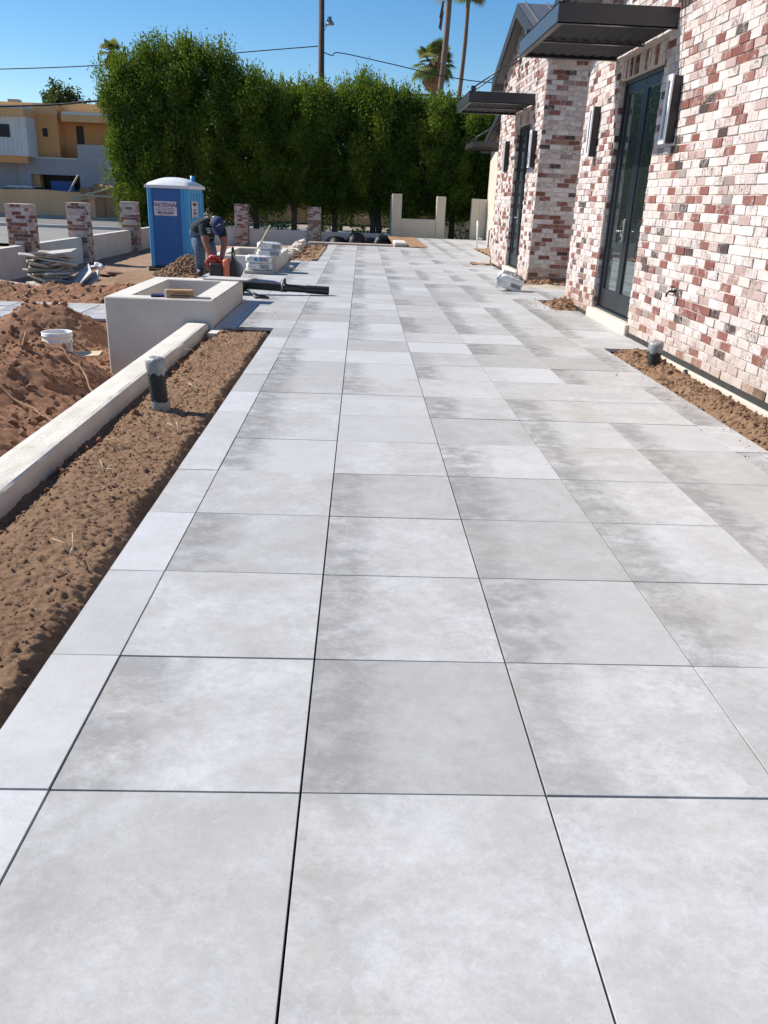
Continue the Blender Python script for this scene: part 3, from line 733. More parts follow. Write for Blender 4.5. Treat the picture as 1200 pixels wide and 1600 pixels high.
awning(WX, 2.0, 7.52, 9.62); awning(WX, 2.0, 14.62, 16.62); awning(4.9, 3.72, 27.4, 29.5)
# gable roofs
def gable(xa, xb, ya, yb, rake, ov, name='roof'):
    mid = (ya+yb)/2; e = .28; sl = (rake(mid)-rake(ya))/(mid-ya); t = .16
    def pz(y): return rake(mid)-abs(y-mid)*sl
    y0, y1 = ya-e, yb+e; x0 = xa-ov
    m = MB(); m.prism([(y0, pz(y0)+.03), (mid, pz(mid)+.03), (y1, pz(y1)+.03), (y1, pz(y1)+.07), (mid, pz(mid)+.075), (y0, pz(y0)+.07)], 'x', x0-.02, xb)
    for i in range(int((xb-x0)/.42)):
        xx = x0+.1+i*.42; m.prism([(y0, pz(y0)+.07), (mid, pz(mid)+.075), (y1, pz(y1)+.07), (y1, pz(y1)+.105), (mid, pz(mid)+.11), (y0, pz(y0)+.105)], 'x', xx, xx+.02)
    R = m.build(name, MAT['roof_metal'], house)
    f = MB(); f.prism([(y0, pz(y0)-t), (mid, pz(mid)-t), (y1, pz(y1)-t), (y1, pz(y1)+.06), (mid, pz(mid)+.062), (y0, pz(y0)+.06)], 'x', x0-.045, x0)
    f.build('rake_board', MAT['fascia'], R)
    g = MB(); g.prism([(y0+.02, pz(y0)-.02), (mid, pz(mid)-.03), (y1-.02, pz(y1)-.02), (y1-.02, pz(y1)+.028), (mid, pz(mid)+.028), (y0+.02, pz(y0)+.028)], 'x', x0, xa+.02)
    g.build('soffit', MAT['trim_grey'], R)
    for yy, s in ((y0, -1), (y1, 1)): MB().box(x0-.03, xb, yy-.06, yy+.06, pz(yy)-t+.01, pz(yy)+.035).build('gutter', MAT['trim_grey'], R)
gable(WX, 7, N0, N1, rake1, .55); gable(WX, 7, P0, P1, rake2, .2); gable(4.9, 8, 18.4, 31.2, rake3, .3)
# stucco wing
w = MB(); w.prism([(P1, -.3), (31.15, -.3), (31.15, rake3(31.15)), (24.8, rake3(24.8)), (P1, rake3(P1))], 'x', 4.9, 5.1)
w.box(5.1, 7.5, 31.0, 31.15, -.3, 3.3); w.build('stucco_wall', MAT['stucco_cream'], house)
# hose tap
tp = MB(); tz, ty = .62, 6.44
tp.tube([(WX-.005, ty, tz), (WX-.09, ty, tz), (WX-.12, ty, tz-.03), (WX-.12, ty, tz-.07)], .014, 8); tp.tube([(WX-.06, ty, tz), (WX-.06, ty, tz+.05)], .008, 6)
tp.lathe([(0, .05), (.03, .05), (.033, .058), (.03, .066), (0, .066)], (WX-.06, ty, tz), 10); tp.lathe([(.0, 0), (.03, 0), (.03, .006), (0, .006)], (WX-.012, ty, tz), 8)
tp.tube([(WX-.02, ty-.13, tz-.02), (WX-.02, ty-.135, tz-.17)], .006, 6); tp.tube([(WX-.02, ty-.13, tz-.02), (WX-.02, ty, tz+.01)], .006, 6)
tp.v = [(WX+(v[0]-WX)*.75, ty+(v[1]-ty)*.75, tz+(v[2]-tz)*.75) for v in tp.v]
tp.build('hose_tap', MAT['black_plastic'], house)

# ------------------------------------------------------------------ pool deck on the lower level
DZK = -.5
dk = MB(); dk.prism([(-9.4, 7.4), (-4.05, 7.6), (-4.85, 11.3), (-3.2, 11.0), (-3.2, 12.75), (-9.4, 12.25)], 'z', DZK-.2, DZK-.012)
deck = tag(dk.build('pool_deck', MAT['slab']), kind='structure')
def deck_ok(cx, cy): return (cy < 12.2+.083*(cx+9.4)) and (cx < -4.35-(cy-8.2)*.2 or cy > 11.0) and cy > 7.5
k = 0
for i in range(9):
    for j in range(10):
        x = -8.9+i*.66; y = 7.7+j*.53
        if not deck_ok(x+.3, y+.25): continue
        if -8.6 < x+.3 < -5.75 and 8 < y+.25 < 11.9: continue
        tiles_obj('tile', [(x, x+.64, y, y+.51, x, x+.64)], [random.random()*.5], deck).location.z = DZK
wt = MB().box(-8.7, -5.7, 7.9, 11.95, DZK-.3, DZK-.02); tag(wt.build('pool_water', MAT['pool_blue']), kind='structure')
cp = MB().box(-.16, .16, 0, 3.4, -.06, .03, bev=.015)
cpo = cp.build('coping_board', MAT['slab'], fix=False); cpo.location = (-4.12, 7.95, DZK+.03); cpo.rotation_euler = (0, 0, .235)
tag(cpo, 'long grey coping stone along the pool deck beside the soil mound', 'coping')

# ------------------------------------------------------------------ brick piers and garden walls
PZ0, PZ1, PW = -.6, .95, .5
def pier(cx, cy, label, individual=True, red=False, seed=1):
    t = thing('brick_pier', label, 'pier', (cx, cy, PZ0), group='brick piers of the garden wall')
    h = PW/2-.007
    c = MB().box(cx-h, cx+h, cy-h, cy+h, PZ0, PZ1-.003); core = c.build('pier_core', MAT['mortar'], t)
    fs = [Face((cx-PW/2+.007, cy-h, 0), (1, 0, 0), (0, -1, 0)), Face((cx+h, cy-PW/2+.007, 0), (0, 1, 0), (1, 0, 0)), Face((cx-h, cy-PW/2+.007, 0), (0, 1, 0), (-1, 0, 0)), Face((cx-PW/2+.007, cy+h, 0), (1, 0, 0), (0, 1, 0))]
    W2 = PW-.014; vis = []; hid = []
    for k, f in enumerate(fs):
        rr = [(f, r) for r in brick_rects(0, W2, PZ0+.0775*0, PZ1, [], None, .03*k+.02*seed)]
        (vis if k < 2 else hid).extend(rr)
    if individual:
        brick_objs(vis, BRICK_RED if red else BRICK_MID, core); bricks_joined('brick_courses', hid, MAT['brick_red' if red else 'brick_mid'], core)
    else: bricks_joined('brick_courses', vis+hid, MAT['brick_red' if red else 'brick_mid'], core)
    return t
FX = -7.45; PY = [17.5, 21.35, 26.2]
pier(FX, PY[0], 'pale whitewashed brick pier behind the heap of broken slabs', seed=1)
pier(FX, PY[1], 'pale whitewashed brick pier between two long plastered wall panels', seed=2)
pier(FX+.05, PY[2], 'red and black brick pier behind the blue portable toilet', red=True, seed=3)
pier(-4.5, 31.2, 'shaded brick pier of the back wall behind the cement bags', False, False, 4)
pier(-1.72, 31.2, 'shaded dark brick pier of the back wall behind the black bags', False, True, 5)
def gwall(x0, x1, y0, y1, zt, label, mat='stucco'):
    m = MB().box(x0, x1, y0, y1, -.66, zt, bev=.012); o = m.build('garden_wall', MAT[mat], fix=False)
    return tag(o, label, 'wall', 'plastered garden wall panels')
wh = .09
gwall(FX-.1, FX+.1, 12.9, PY[0]-.26, wh, 'white plastered wall panel running up to the pier by the slab heap')
gwall(FX-.1, FX+.1, PY[0]+.26, PY[1]-.26, wh, 'white plastered wall panel between the two pale brick piers')
gwall(FX-.1, FX+.1, PY[1]+.26, PY[2]-.26, wh, 'white plastered wall panel ending at the red and black brick pier')
gwall(FX-.1, FX+.1, PY[2]+.26, 31.1, wh, 'white plastered wall panel hidden behind the blue portable toilet')
gwall(FX+.1, -4.76, 31.1, 31.3, wh, 'shaded plastered back wall panel beside the portable toilet')
gwall(-4.24, -1.98, 31.1, 31.3, wh-.01, 'shaded plastered back wall panel behind the cement bags and broom handle')
gwall(-1.46, 1.24, 31.1, 31.3, wh-.02, 'shaded plastered back wall panel behind the black rubbish bags')
gate = thing('gate_wall', 'pale plastered gate wall with two tall posts and a low panel between', 'wall', (2.2, 31, -.6))
MB().box(1.25, 1.62, 31.0, 31.4, -.66, 1.53, bev=.01).build('post', MAT['stucco_cream'], gate, fix=False)
MB().box(1.25, 1.45, 31.4, 33.4, -.66, 1.5).build('side_wall', MAT['white_stucco'], gate)
MB().box(1.62, 2.96, 31.02, 31.3, -.66, .66, bev=.01).build('low_panel', MAT['stucco_cream'], gate, fix=False)
MB().box(2.96, 3.3, 31.0, 31.4, -.66, 1.5, bev=.01).build('post', MAT['stucco_cream'], gate, fix=False)
MB().box(4.3, 4.6, 31.0, 31.25, -.3, 1.47, bev=.01).box(4.6, 4.89, 31.02, 31.25, -.3, 1.46, bev=.01).build('post', MAT['stucco_cream'], gate, fix=False)
o = MB().box(3.0, 8, 37.4, 37.6, -.66, .5).build('garden_wall', MAT['white_stucco']); tag(o, 'low white wall in the shade seen through the gate opening', 'wall')
o = MB().box(-1.5, 1.08, 23.84, 24.06, -.6, .06, bev=.02).build('kerb_wall', MAT['kerb_pink'], fix=False); tag(o, 'low pinkish brick kerb closing the far end of the paving', 'low wall')
o = MB().bbox(1.12, 1.5, 24.0, 25.4, -.3, .13, .03).build('kerb_block', MAT['white_stucco'], fix=False); tag(o, 'short white kerb block beside the far soil bed', 'kerb block')
# crumbled kerb along the far left bed: stones one by one
for k in range(16):
    y = 17.1+k*.36; s = Vector((random.uniform(.1, .15), random.uniform(.16, .22), random.uniform(.1, .17)))
    m = MB(); m.bbox(-s.x, s.x, -s.y, s.y, -s.z, s.z, .045)
    m.v = [tuple(Vector(v)+Vector((random.uniform(-.025, .025) for _ in range(3)))) for v in m.v]
    o = m.build('kerb_stone', MAT['stucco_cream' if k % 3 else 'kerb_pink'], fix=False); o.location = (-1.58+random.uniform(-.05, .05), y, .02); o.rotation_euler = (random.uniform(-.15, .15), random.uniform(-.15, .15), random.uniform(-.3, .3))
    tag(o, 'rough cream stone in the crumbled kerb of the far left soil bed', 'stone', 'stones of the crumbled kerb')
for i, (x, sx, sz) in enumerate(((-.85, .42, .27), (-.1, .4, .33), (.42, .36, .27), (.9, .34, .31))):
    m = MB(); n = 18; rows = 10
    for a in range(rows+1):
        th = math.pi*a/rows/1.02
        for b in range(n):
            ph = 2*math.pi*b/n; q = 1+.22*math.sin(3*ph+i)*math.sin(th)+random.uniform(-.07, .07); zz = math.cos(th)
            m.v.append((x+sx*q*math.sin(th)*math.cos(ph), 30.4+.38*q*math.sin(th)*math.sin(ph), -.58+sz*(zz+.9)*(1 if zz < .7 else 1.05+.08*(i % 2))))
    for a in range(rows):
        for b in range(n): m.face([a*n+b, a*n+(b+1) % n, (a+1)*n+(b+1) % n, (a+1)*n+b], True)
    o = m.build('rubbish_bag', MAT['trash_bag']); tag(o, 'full black rubbish bag slumped against the shaded back wall', 'rubbish bag', 'black bags by the back wall')

# ------------------------------------------------------------------ foliage
def leaf_mesh(name, C, N, size, rnd):
    """C centres, N leaf axis directions; rhombic leaves"""
    n = len(C); d = N/np.linalg.norm(N, axis=1, keepdims=True); t = np.cross(d, RNG.normal(size=(n, 3))); t /= np.linalg.norm(t, axis=1, keepdims=True)+1e-9
    s = np.asarray(size)[:, None]; up = np.cross(d, t)
    V = np.stack([C-d*s, C+t*s*.42+up*s*.12, C+d*s, C-t*s*.42+up*s*.12], 1).reshape(-1, 3)
    F = np.arange(4*n).reshape(n, 4)
    return np_mesh(name, V, F, False, {'rnd': np.repeat(rnd, 4)})
def hedge_tree(x, y, top, w, d, bottom, label, n, trunk=True, low=0):
    t = thing('hedge_tree', label, 'tree', (x, y, -.6), group='tall clipped hedge trees behind the back wall')
    # clumps over the volume, more of them towards the outside
    nc = int(420*w*(top-bottom)/11); cl = []
    while len(cl) < nc:
        p = RNG.uniform(-1, 1, 3); q = (abs(p[0])**5+abs(p[1])**3+abs(p[2])**6)
        if q > 1.05: continue
        if q < .3 and RNG.random() < .75: continue
        cl.append(p)
    cl = np.array(cl); zc = (top+bottom)/2; hz = (top-bottom)/2
    taper = 1.06-.08*np.clip(cl[:, 2:3], 0, 1)**2-.16*np.clip(-cl[:, 2:3]-.5, 0, 1)
    Cc = np.concatenate([cl[:, :1]*w*taper*(1+.0), cl[:, 1:2]*d*taper, cl[:, 2:3]*hz], 1)
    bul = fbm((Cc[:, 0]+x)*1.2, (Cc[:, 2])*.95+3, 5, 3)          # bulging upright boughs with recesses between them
    sgn = np.sign(Cc[:, 1]); Cc[:, 1] += sgn*bul*.6*np.clip(np.abs(Cc[:, 1])/d, 0, 1)
    if x < -8.5: Cc[:, 0] += np.where(Cc[:, 0] < 0, -.7*fbm(Cc[:, 1]*1.4+9, Cc[:, 2]*.7, 15, 3), 0)
    tl = fbm((Cc[:, 0]+x)*.9, Cc[:, 1]*.9, 25, 3); Cc[:, 2] += tl*.65*np.clip(cl[:, 2], 0, 1)
    Cc += np.array([x, y, zc])
    per = max(4, n//nc); tone = np.clip(.45+.5*bul*2+RNG.normal(0, .22, nc), 0, 1)  # light and shade put into leaf colour: bulging boughs paler, recesses darker
    base = np.repeat(Cc, per, 0)+RNG.normal(size=(nc*per, 3))*np.array([.15, .15, .22])
    axis = RNG.normal(size=base.shape)*.75+np.array([0, 0, .75])+.6*(base-np.array([x, y, zc]))/np.array([w, d, hz*2])
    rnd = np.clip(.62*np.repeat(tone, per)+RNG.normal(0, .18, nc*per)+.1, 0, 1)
    size = RNG.uniform(.032, .07, len(base))
    ni = 3600; ci = RNG.uniform(-1, 1, (ni, 3)); ci = ci[(np.abs(ci)**3).sum(1) < 1]*np.array([w*1.05, d*.62, hz*.93])+np.array([x, y, zc+.1])  # inner core of large leaves, added to block light through the crown, coloured darker
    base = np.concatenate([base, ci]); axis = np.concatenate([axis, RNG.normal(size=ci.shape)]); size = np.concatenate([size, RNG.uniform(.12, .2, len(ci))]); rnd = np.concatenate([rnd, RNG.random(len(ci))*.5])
    # upright sprigs on top
    ns = int(26*w); sx = RNG.uniform(-w*.95, w*.95, ns); sy = RNG.uniform(-d*.9, d*.9, ns); sh = RNG.uniform(.1, .6, ns)**1.4
    sp = []; sa = []
    for a, b, h in zip(sx, sy, sh):
        m = 16; u = RNG.random(m); z = top-.35-.2*abs(a/w)**3+.65*float(fbm(np.array([(a+x)*.9]), np.array([b*.9]), 25, 3)[0])+u*(h+.4)
        sp.append(np.stack([x+a+RNG.normal(0, .05, m)*(1.2-u), y+b+RNG.normal(0, .05, m)*(1.2-u), z], -1)); sa.append(np.stack([RNG.normal(0, .5, m), RNG.normal(0, .5, m), np.full(m, .9)], -1))
    base = np.concatenate([base]+sp); axis = np.concatenate([axis]+sa); size = np.concatenate([size, RNG.uniform(.05, .085, len(base)-len(size))]); rnd = np.concatenate([rnd, RNG.uniform(.45, 1, len(base)-len(rnd))])
    if low:
        m = low; b2 = np.stack([x+RNG.uniform(-w, w, m), y+RNG.uniform(-d, d, m)*.8, RNG.uniform(-.2, bottom+.4, m)], -1)
        keep = vnoise(b2[:, 0]*1.7+3, b2[:, 2]*1.7, 77) > .04; b2 = b2[keep]
        base = np.concatenate([base, b2]); axis = np.concatenate([axis, RNG.normal(size=b2.shape)]); size = np.concatenate([size, RNG.uniform(.04, .08, len(b2))]); rnd = np.concatenate([rnd, RNG.random(len(b2))*.8])
    org = ORG[t.name]
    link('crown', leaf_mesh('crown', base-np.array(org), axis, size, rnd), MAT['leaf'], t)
    tr = MB()
    for q in range(random.choice((1, 2, 2))):
        bx = x+random.uniform(-.35, .35)*w; by = y+random.uniform(-.3, .3); lean = random.uniform(-.3, .3)
        tr.tube([(bx, by, -.64), (bx+lean*.3, by, .3), (bx+lean*.8, by+.1, 1.3), (bx+lean*1.1, by, top*.55)], [.15, .12, .1, .05], 9)
        for z in (.75, 1.2, 1.6):
            a = random.uniform(-1, 1); tr.tube([(bx+lean*.5, by, z-.5), (bx+lean*.5+a*.45, by+random.uniform(-.3, .3), z+.25), (bx+lean*.5+a*.7, by+random.uniform(-.4, .4), z+1.2)], [.06, .045, .02], 6)
    tr.build('trunk', MAT['bark'], t)
HY = 33.9
hd = [(-9.55, 6.35, .95, .0, 'hedge tree at the free end of the row with foliage down to the ground'),
      (-8.05, 6.85, 1.05, .1, 'tallest hedge tree next to the free end of the row'),
      (-6.3, 6.8, 1.1, .5, 'tall hedge tree rising behind the portable toilet'),
      (-4.5, 5.95, 1.1, .8, 'hedge tree behind the brick pier and cement bags'),
      (-2.7, 5.7, 1.1, .9, 'hedge tree next to the wooden utility pole'),
      (-.9, 5.55, 1.1, .9, 'hedge tree behind the dark brick pier of the back wall'),
      (.85, 5.75, 1.05, .9, 'hedge tree behind the black rubbish bags'),
      (2.5, 5.3, 1.05, .7, 'hedge tree behind the low panel of the gate wall'),
      (4.2, 5.15, 1.05, .8, 'hedge tree behind the gate opening'),
      (6.0, 5.0, 1.1, .8, 'hedge tree beside the stucco wing of the house'),
      (7.9, 5.0, 1.1, .8, 'hedge tree mostly hidden behind the stucco wing')]
for i, (x, top, w, bot, lab) in enumerate(hd):
    x = .115+(x-.115)*.955+.12*(x < -9); top = 1.369+(top-1.369)*.93; w *= 1.14
    hedge_tree(x, HY+random.uniform(-.15, .15), top, w, 1.25, bot, lab, 46000 if i < 10 else 8000, low=(1500 if i > 1 else 400))
def round_tree(name, x, y, z0, top, w, n, label, mat='leaf_far', cat='tree', group=None, lf=.12):
    t = thing(name, label, cat, (x, y, z0), group=group); nc = 60
    cl = RNG.normal(size=(nc, 3)); cl /= np.linalg.norm(cl, axis=1, keepdims=True); cl *= RNG.uniform(.45, 1, (nc, 1))
    hz = (top-z0)*.38; zc = top-hz; Cc = cl*np.array([w, w, hz])+np.array([x, y, zc]); per = n//nc
    base = np.repeat(Cc, per, 0)+RNG.normal(size=(nc*per, 3))*w*.16
    axis = RNG.normal(size=base.shape); rnd = np.clip(np.repeat(RNG.random(nc), per)*.7+RNG.normal(0, .15, nc*per)+.1, 0, 1)
    link('crown', leaf_mesh('crown', base-np.array(ORG[t.name]), axis, RNG.uniform(.6, 1.2, len(base))*lf, rnd), MAT[mat], t)
    MB().tube([(x, y, z0), (x+.1, y, (z0+zc)/2), (x, y, zc+.3*hz)], [w*.09, w*.07, w*.03], 8).build('trunk', MAT['bark'], t)
round_tree('shade_tree', -25.3, 75, -.6, 9.9, 2.3, 11000, 'rounded grey green tree behind the adobe house roof, the wider one', lf=.2)
round_tree('shade_tree', -22.0, 76, -.6, 9.1, 1.5, 6000, 'smaller grey green tree behind the adobe house beside the wider one', lf=.16)
round_tree('shade_tree', -16.7, 58, -.6, 8.0, 1.2, 2600, 'thin grey green tree just behind the free end of the hedge', lf=.12)
round_tree('garden_shrub', 4.6, 41, -.6, .75, .8, 1400, 'light green shrub seen through the gate opening', 'leaf', 'shrub', lf=.08)
for i, (x, y, w, top) in enumerate(((-6, 47, 1.4, 1.6), (-1.2, 50, 1.6, 2.0), (1.9, 46, 1.2, 1.5))):
    round_tree('garden_shrub', x, y, -.6, top, w, 1500, 'roadside shrub seen between the trunks of the hedge', 'leaf_far', 'shrub', 'roadside shrubs beyond the hedge', .12)

def palm(x, y, z0, top, r0, r1, crown, label, skirt=0, n=34, droop=1., fl=1.5, lean=0.):
    t = thing('palm_tree', label, 'palm', (x, y, z0)); H = top-z0
    pts = [(x+lean*(i/14)**1.6+.06*math.sin(i*.7), y, z0+H*i/14) for i in range(15)]
    rad = [r0+(r1-r0)*(i/14)+(.35*r0 if i == 0 else 0)+random.uniform(-.012, .012) for i in range(15)]
    MB().tube(pts, rad, 10).build('trunk', MAT['palm_bark'], t)
    tx, ty, tz = pts[-1]; org = np.array(ORG[t.name]); C = []; A = []; Sz = []; R = []
    if skirt:
        m = MB(); m.lathe([(r1, 0), (skirt*.45, -.15), (skirt*.9, -1.15*skirt), (skirt, -1.9*skirt), (skirt*.7, -2.35*skirt), (r1, -2.5*skirt)], (tx, ty, tz+.1), 22)
        m.v = [tuple(Vector(v)+Vector((random.uniform(-.09, .09), random.uniform(-.09, .09), random.uniform(-.14, .05)))) for v in m.v]
        m.build('dead_skirt', MAT['palm_dead'], t)
    V = []; F = []; Rn = []
    for k in range(n):
        az = 2*math.pi*k/n*2.4+random.uniform(-.2, .2); el = random.uniform(-.75, 1.25)*droop*.9
        d = Vector((math.cos(az)*math.cos(el), math.sin(az)*math.cos(el), math.sin(el))); L = fl*random.uniform(.75, 1.1); sv = d.cross(Vector((0, 0, 1))); sv = sv.normalized() if sv.length > .1 else Vector((1, 0, 0)); nu = sv.cross(d)
        hub = Vector((tx, ty, tz))+d*L*.5-Vector((0, 0, .05*L)); rr = random.random()
        p0 = Vector((tx, ty, tz)); b = len(V); wv = sv*.02
        V += [p0-wv, p0+wv, hub+wv, hub-wv]; F.append((b, b+1, b+2, b+3)); Rn += [rr]*4
        for j in range(15):
            a = -1.5+3.0*j/14; e = d*math.cos(a)+sv*math.sin(a); ll = L*(.55-.1*abs(a)/1.5)
            tip = hub+e*ll-Vector((0, 0, .3*ll*(1-.5*el)))+nu*.0; midp = hub+e*ll*.55; pw = (e.cross(nu)).normalized()*.045*L
            b = len(V); V += [hub, midp-pw, tip, midp+pw]; F.append((b, b+1, b+2, b+3)); Rn += [min(1, rr+.1*random.random())]*4
    V = np.array([tuple(v) for v in V])-org
    link('fronds', np_mesh('fronds', V, np.array(F), False, {'rnd': Rn}), MAT['palm_leaf'], t)
palm(5.55, 65, -.6, 16.2, .27, .2, 1, 'tall bare palm trunk with loose dead leaf bases, in front of the short skirted palm', 0, 40, 1., 1.8, .45)
palm(7.55, 70, -.6, 16.6, .2, .15, 1, 'tall thinner palm trunk just right of the skirted palm', 0, 34, .9, 1.7, .35)
palm(5.35, 68, -.6, 11.2, .3, .25, 1, 'short fan palm with brown dead skirt behind the tall bare trunk', .8, 46, 1.1, 2.0)
palm(-18.05, 64, -.6, 10.3, .22, .18, 1, 'fan palm crown rising behind the free end of the hedge', .5, 36, 1.1, 1.1)
m = MB()
for k in range(7):
    z = 10.8+.65*k; a = random.uniform(0, 6.28); 
    if k in (0, 1, 5, 6):
        m.add([(5.62, 64.85, z), (5.45-.05*k % .1, 64.8, z-.1), (5.3, 64.85, z-1.1), (5.5, 64.75, z-1.3)], [(0, 1, 2, 3)])
m.build('dead_leaf_bases', MAT['palm_dead'], bpy.data.objects['palm_tree'])

# utility pole, lamp, wires
t = thing('utility_pole', 'dark brown wooden utility pole rising behind the hedge', 'utility pole', (-2.0, 42, -.6))
MB().tube([(-2.0, 42, -.65), (-2.02, 42, 5), (-2.05, 42, 11.5)], [.17, .15, .13], 14).build('pole', MAT['pole_wood'], t)
l = MB(); l.tube([(-1.95, 41.95, 8.8), (-1.78, 41.9, 8.85)], .02, 6); l.tube([(-1.95, 41.95, 8.5), (-1.86, 41.93, 8.7), (-1.75, 41.9, 8.9), (-1.72, 41.9, 9.25)], .016, 6)
l.lathe([(.03, .28), (.06, .25), (.07, .14), (.2, -.02), (.205, -.06), (.17, -.07), (0, -.07)], (-1.62, 41.88, 8.93), 14)
l.tube([(-1.78, 41.9, 9.02), (-1.7, 41.9, 9.14), (-1.62, 41.88, 9.12)], .03, 6)
l.build('lamp_head', MAT['galv'], t)
def wire(pts, r, label):
    P = [Vector(p) for p in pts]; out = []
    for i in range(len(P)-1):
        a = P[max(i-1, 0)]; b = P[i]; c = P[i+1]; d = P[min(i+2, len(P)-1)]
        for k in range(8):
            u = k/8; out.append(.5*((2*b)+(c-a)*u+(2*a-5*b+4*c-d)*u*u+(3*b-a-3*c+d)*u**3))
    out.append(P[-1]); o = MB().tube(out, r, 6).build('power_line', MAT['wire']); return tag(o, label, 'wire', 'overhead lines')
wire([(-40, 42, 5.2), (-17.3, 42, 6.4), (-10, 42, 7.05), (-6, 42, 7.55), (-2.18, 41.85, 7.96)], .022, 'thin overhead line running from the utility pole across the adobe house')
wire([(-1.92, 41.85, 7.72), (-1.5, 41.85, 7.6), (-1.1, 41.85, 7.72), (1.5, 42, 7.35), (4.1, 42, 6.94), (7.24, 42, 6.77), (16, 42, 6.9)], .022, 'sagging overhead line running from the utility pole past the palms')
wire([(-40, 42, 3.6), (-17.5, 42, 4.8), (-12.9, 42, 5.21), (-7, 42, 5.6), (2.28, 42, 6.1), (4.79, 42, 6.0), (16, 42, 5.6)], .045, 'thick low overhead cable just above the hedge top')

# ------------------------------------------------------------------ adobe house across the street
HYB = 55
ah = thing('adobe_house', 'two storey orange adobe house with grey block base across the street', 'house', (-20, HYB, -.6))
def hb(name, mat, *boxes, parent=ah):
    m = MB()
    for b in boxes: m.box(*b)
    return m.build(name, MAT[mat], parent)
hb('upper_wall', 'adobe', (-32, -19.35, HYB, HYB+6, 2.0, 6.05), (-19.35, -12, HYB+1.1, HYB+6, 2.0, 6.2))
hb('parapet', 'adobe_light', (-32, -19.3, HYB-.06, HYB, 5.45, 6.1), (-19.35, -12, HYB+1.0, HYB+1.1, 5.75, 6.25))
hb('eave', 'adobe_light', (-32, -20.7, HYB-1.9, HYB-.06, 5.2, 5.62), (-19.0, -12, HYB-.3, HYB+1.0, 5.1, 5.5))
hb('eave_roof', 'white_roof', (-32, -20.75, HYB-1.85, HYB-.06, 5.62, 5.78), (-18.95, -12, HYB-.25, HYB+1.0, 5.5, 5.66))
ori = hb('siding_bay', 'siding', (-32, -20.75, HYB-1.6, HYB, 2.95, 5.2))
sd = MB()
for k in range(42): sd.box(-31.95+k*.26, -31.85+k*.26, HYB-1.63, HYB-1.6, 2.97, 5.19)
for k in range(6): sd.box(-20.75, -20.72, HYB-1.5+k*.26, HYB-1.4+k*.26, 2.97, 5.19)
sd.build('siding_rib', MAT['white_roof'], ori)
wn = hb('window', 'dark_void', (-22.9, -21.75, HYB-1.66, HYB-1.5, 4.0, 4.72)); hb('window_frame', 'siding', (-22.9, -22.6, HYB-1.67, HYB-1.64, 4.0, 4.72), parent=wn)
hb('window', 'dark_void', (-20.33, -20.02, HYB-.03, HYB+.1, 4.2, 4.68))
hb('door', 'dark_void', (-18.55, -18.1, HYB+1.05, HYB+1.2, 3.0, 4.95))
hb('block_wall', 'block_grey', (-21.9, -18.1, HYB-.5, HYB-.3, 1.95, 2.9), (-18.1, -12, HYB-.5, HYB+1, -.6, 3.8), (-32, -21.2, HYB-.2, HYB, -.6, 2.9), (-21.9, -21.2, HYB-.5, HYB-.2, -.6, 1.95))
hb('wall_cap', 'white_roof', (-21.95, -18.12, HYB-.56, HYB-.26, 2.9, 2.98))
hb('garage_opening', 'dark_void', (-21.2, -18.1, HYB+.5, HYB+.7, -.6, 2.0)); hb('garage_wall', 'adobe_light', (-21.2, -20.75, HYB-.2, HYB+.4, -.6, 1.95))
hb('wood_beam', 'adobe', (-23.5, -20.9, HYB-1.5, HYB-1.2, 2.55, 2.95), (-32, -23.5, HYB-1.4, HYB-1.2, 2.6, 2.95))
hb('roof_vent', 'galv', (-22.7, -22.0, HYB+1, HYB+1.5, 6.0, 6.35))
def clutter():
    o = MB().box(-20.2, -18.7, HYB+.1, HYB+.45, .6, 1.6).build('tarpaulin', MAT['blue_dark']); tag(o, 'blue tarpaulin covered clutter inside the open garage', 'tarpaulin')
clutter()
# screen fence
sf = thing('screen_fence', 'tan fabric screen fence on steel posts along the street', 'fence', (-18, 52, -.6))
n = 90; V = []; F = []
for i in range(n+1):
    x = -34+i*(23.0/n)
    for z in (-.42, .3, 1.02): V.append((x, 52+.06*math.sin(i*.9)+.03*math.sin(i*2.3+z), z+(.03*math.sin(i*.37) if z > 1 else 0)))
for i in range(n):
    for k in range(2): b = i*3+k; F.append((b, b+3, b+4, b+1))
MB().add(V, F, True).build('fabric', MAT['fabric_tan'], sf)
for k in range(9): MB().tube([(-33.5+k*2.8, 52.09, -.6), (-33.5+k*2.8, 52.09, 1.1)], .03, 6).build('post', MAT['steel'], sf)
MB().tube([(-34, 52.05, 1.06), (-11, 52.05, 1.06)], .02, 6).build('rail', MAT['steel'], sf)
MB().box(-34, -11, 51.6, 51.9, -.66, -.42).build('base_board', MAT['kerb_pink'], sf)
# parked car behind the fence
cr = thing('parked_car', 'white parked car whose roof shows above the tan screen fence', 'car', (-20.9, 53.3, -.6))
cz = -.6
def carprof(name, mat, poly, y0, y1): MB().prism([(p[0], p[1]+cz) for p in poly], 'y', y0, y1).build(name, MAT[mat], cr)
carprof('body', 'car_white', [(-22.9, .35), (-18.7, .35), (-18.7, .8), (-19.7, .98), (-22.7, 1.0), (-22.9, .8)], 52.5, 54.2)
carprof('roof', 'car_white', [(-22.25, 1.72), (-21.9, 1.83), (-20.9, 1.85), (-20.4, 1.78), (-20.5, 1.72)], 52.62, 54.08)
carprof('cabin_glass', 'car_glass', [(-22.65, .99), (-19.5, .97), (-20.35, 1.75), (-22.25, 1.73)], 52.66, 54.04)
carprof('pillar', 'car_white', [(-21.5, .98), (-21.4, .98), (-21.35, 1.75), (-21.45, 1.75)], 52.64, 54.06)
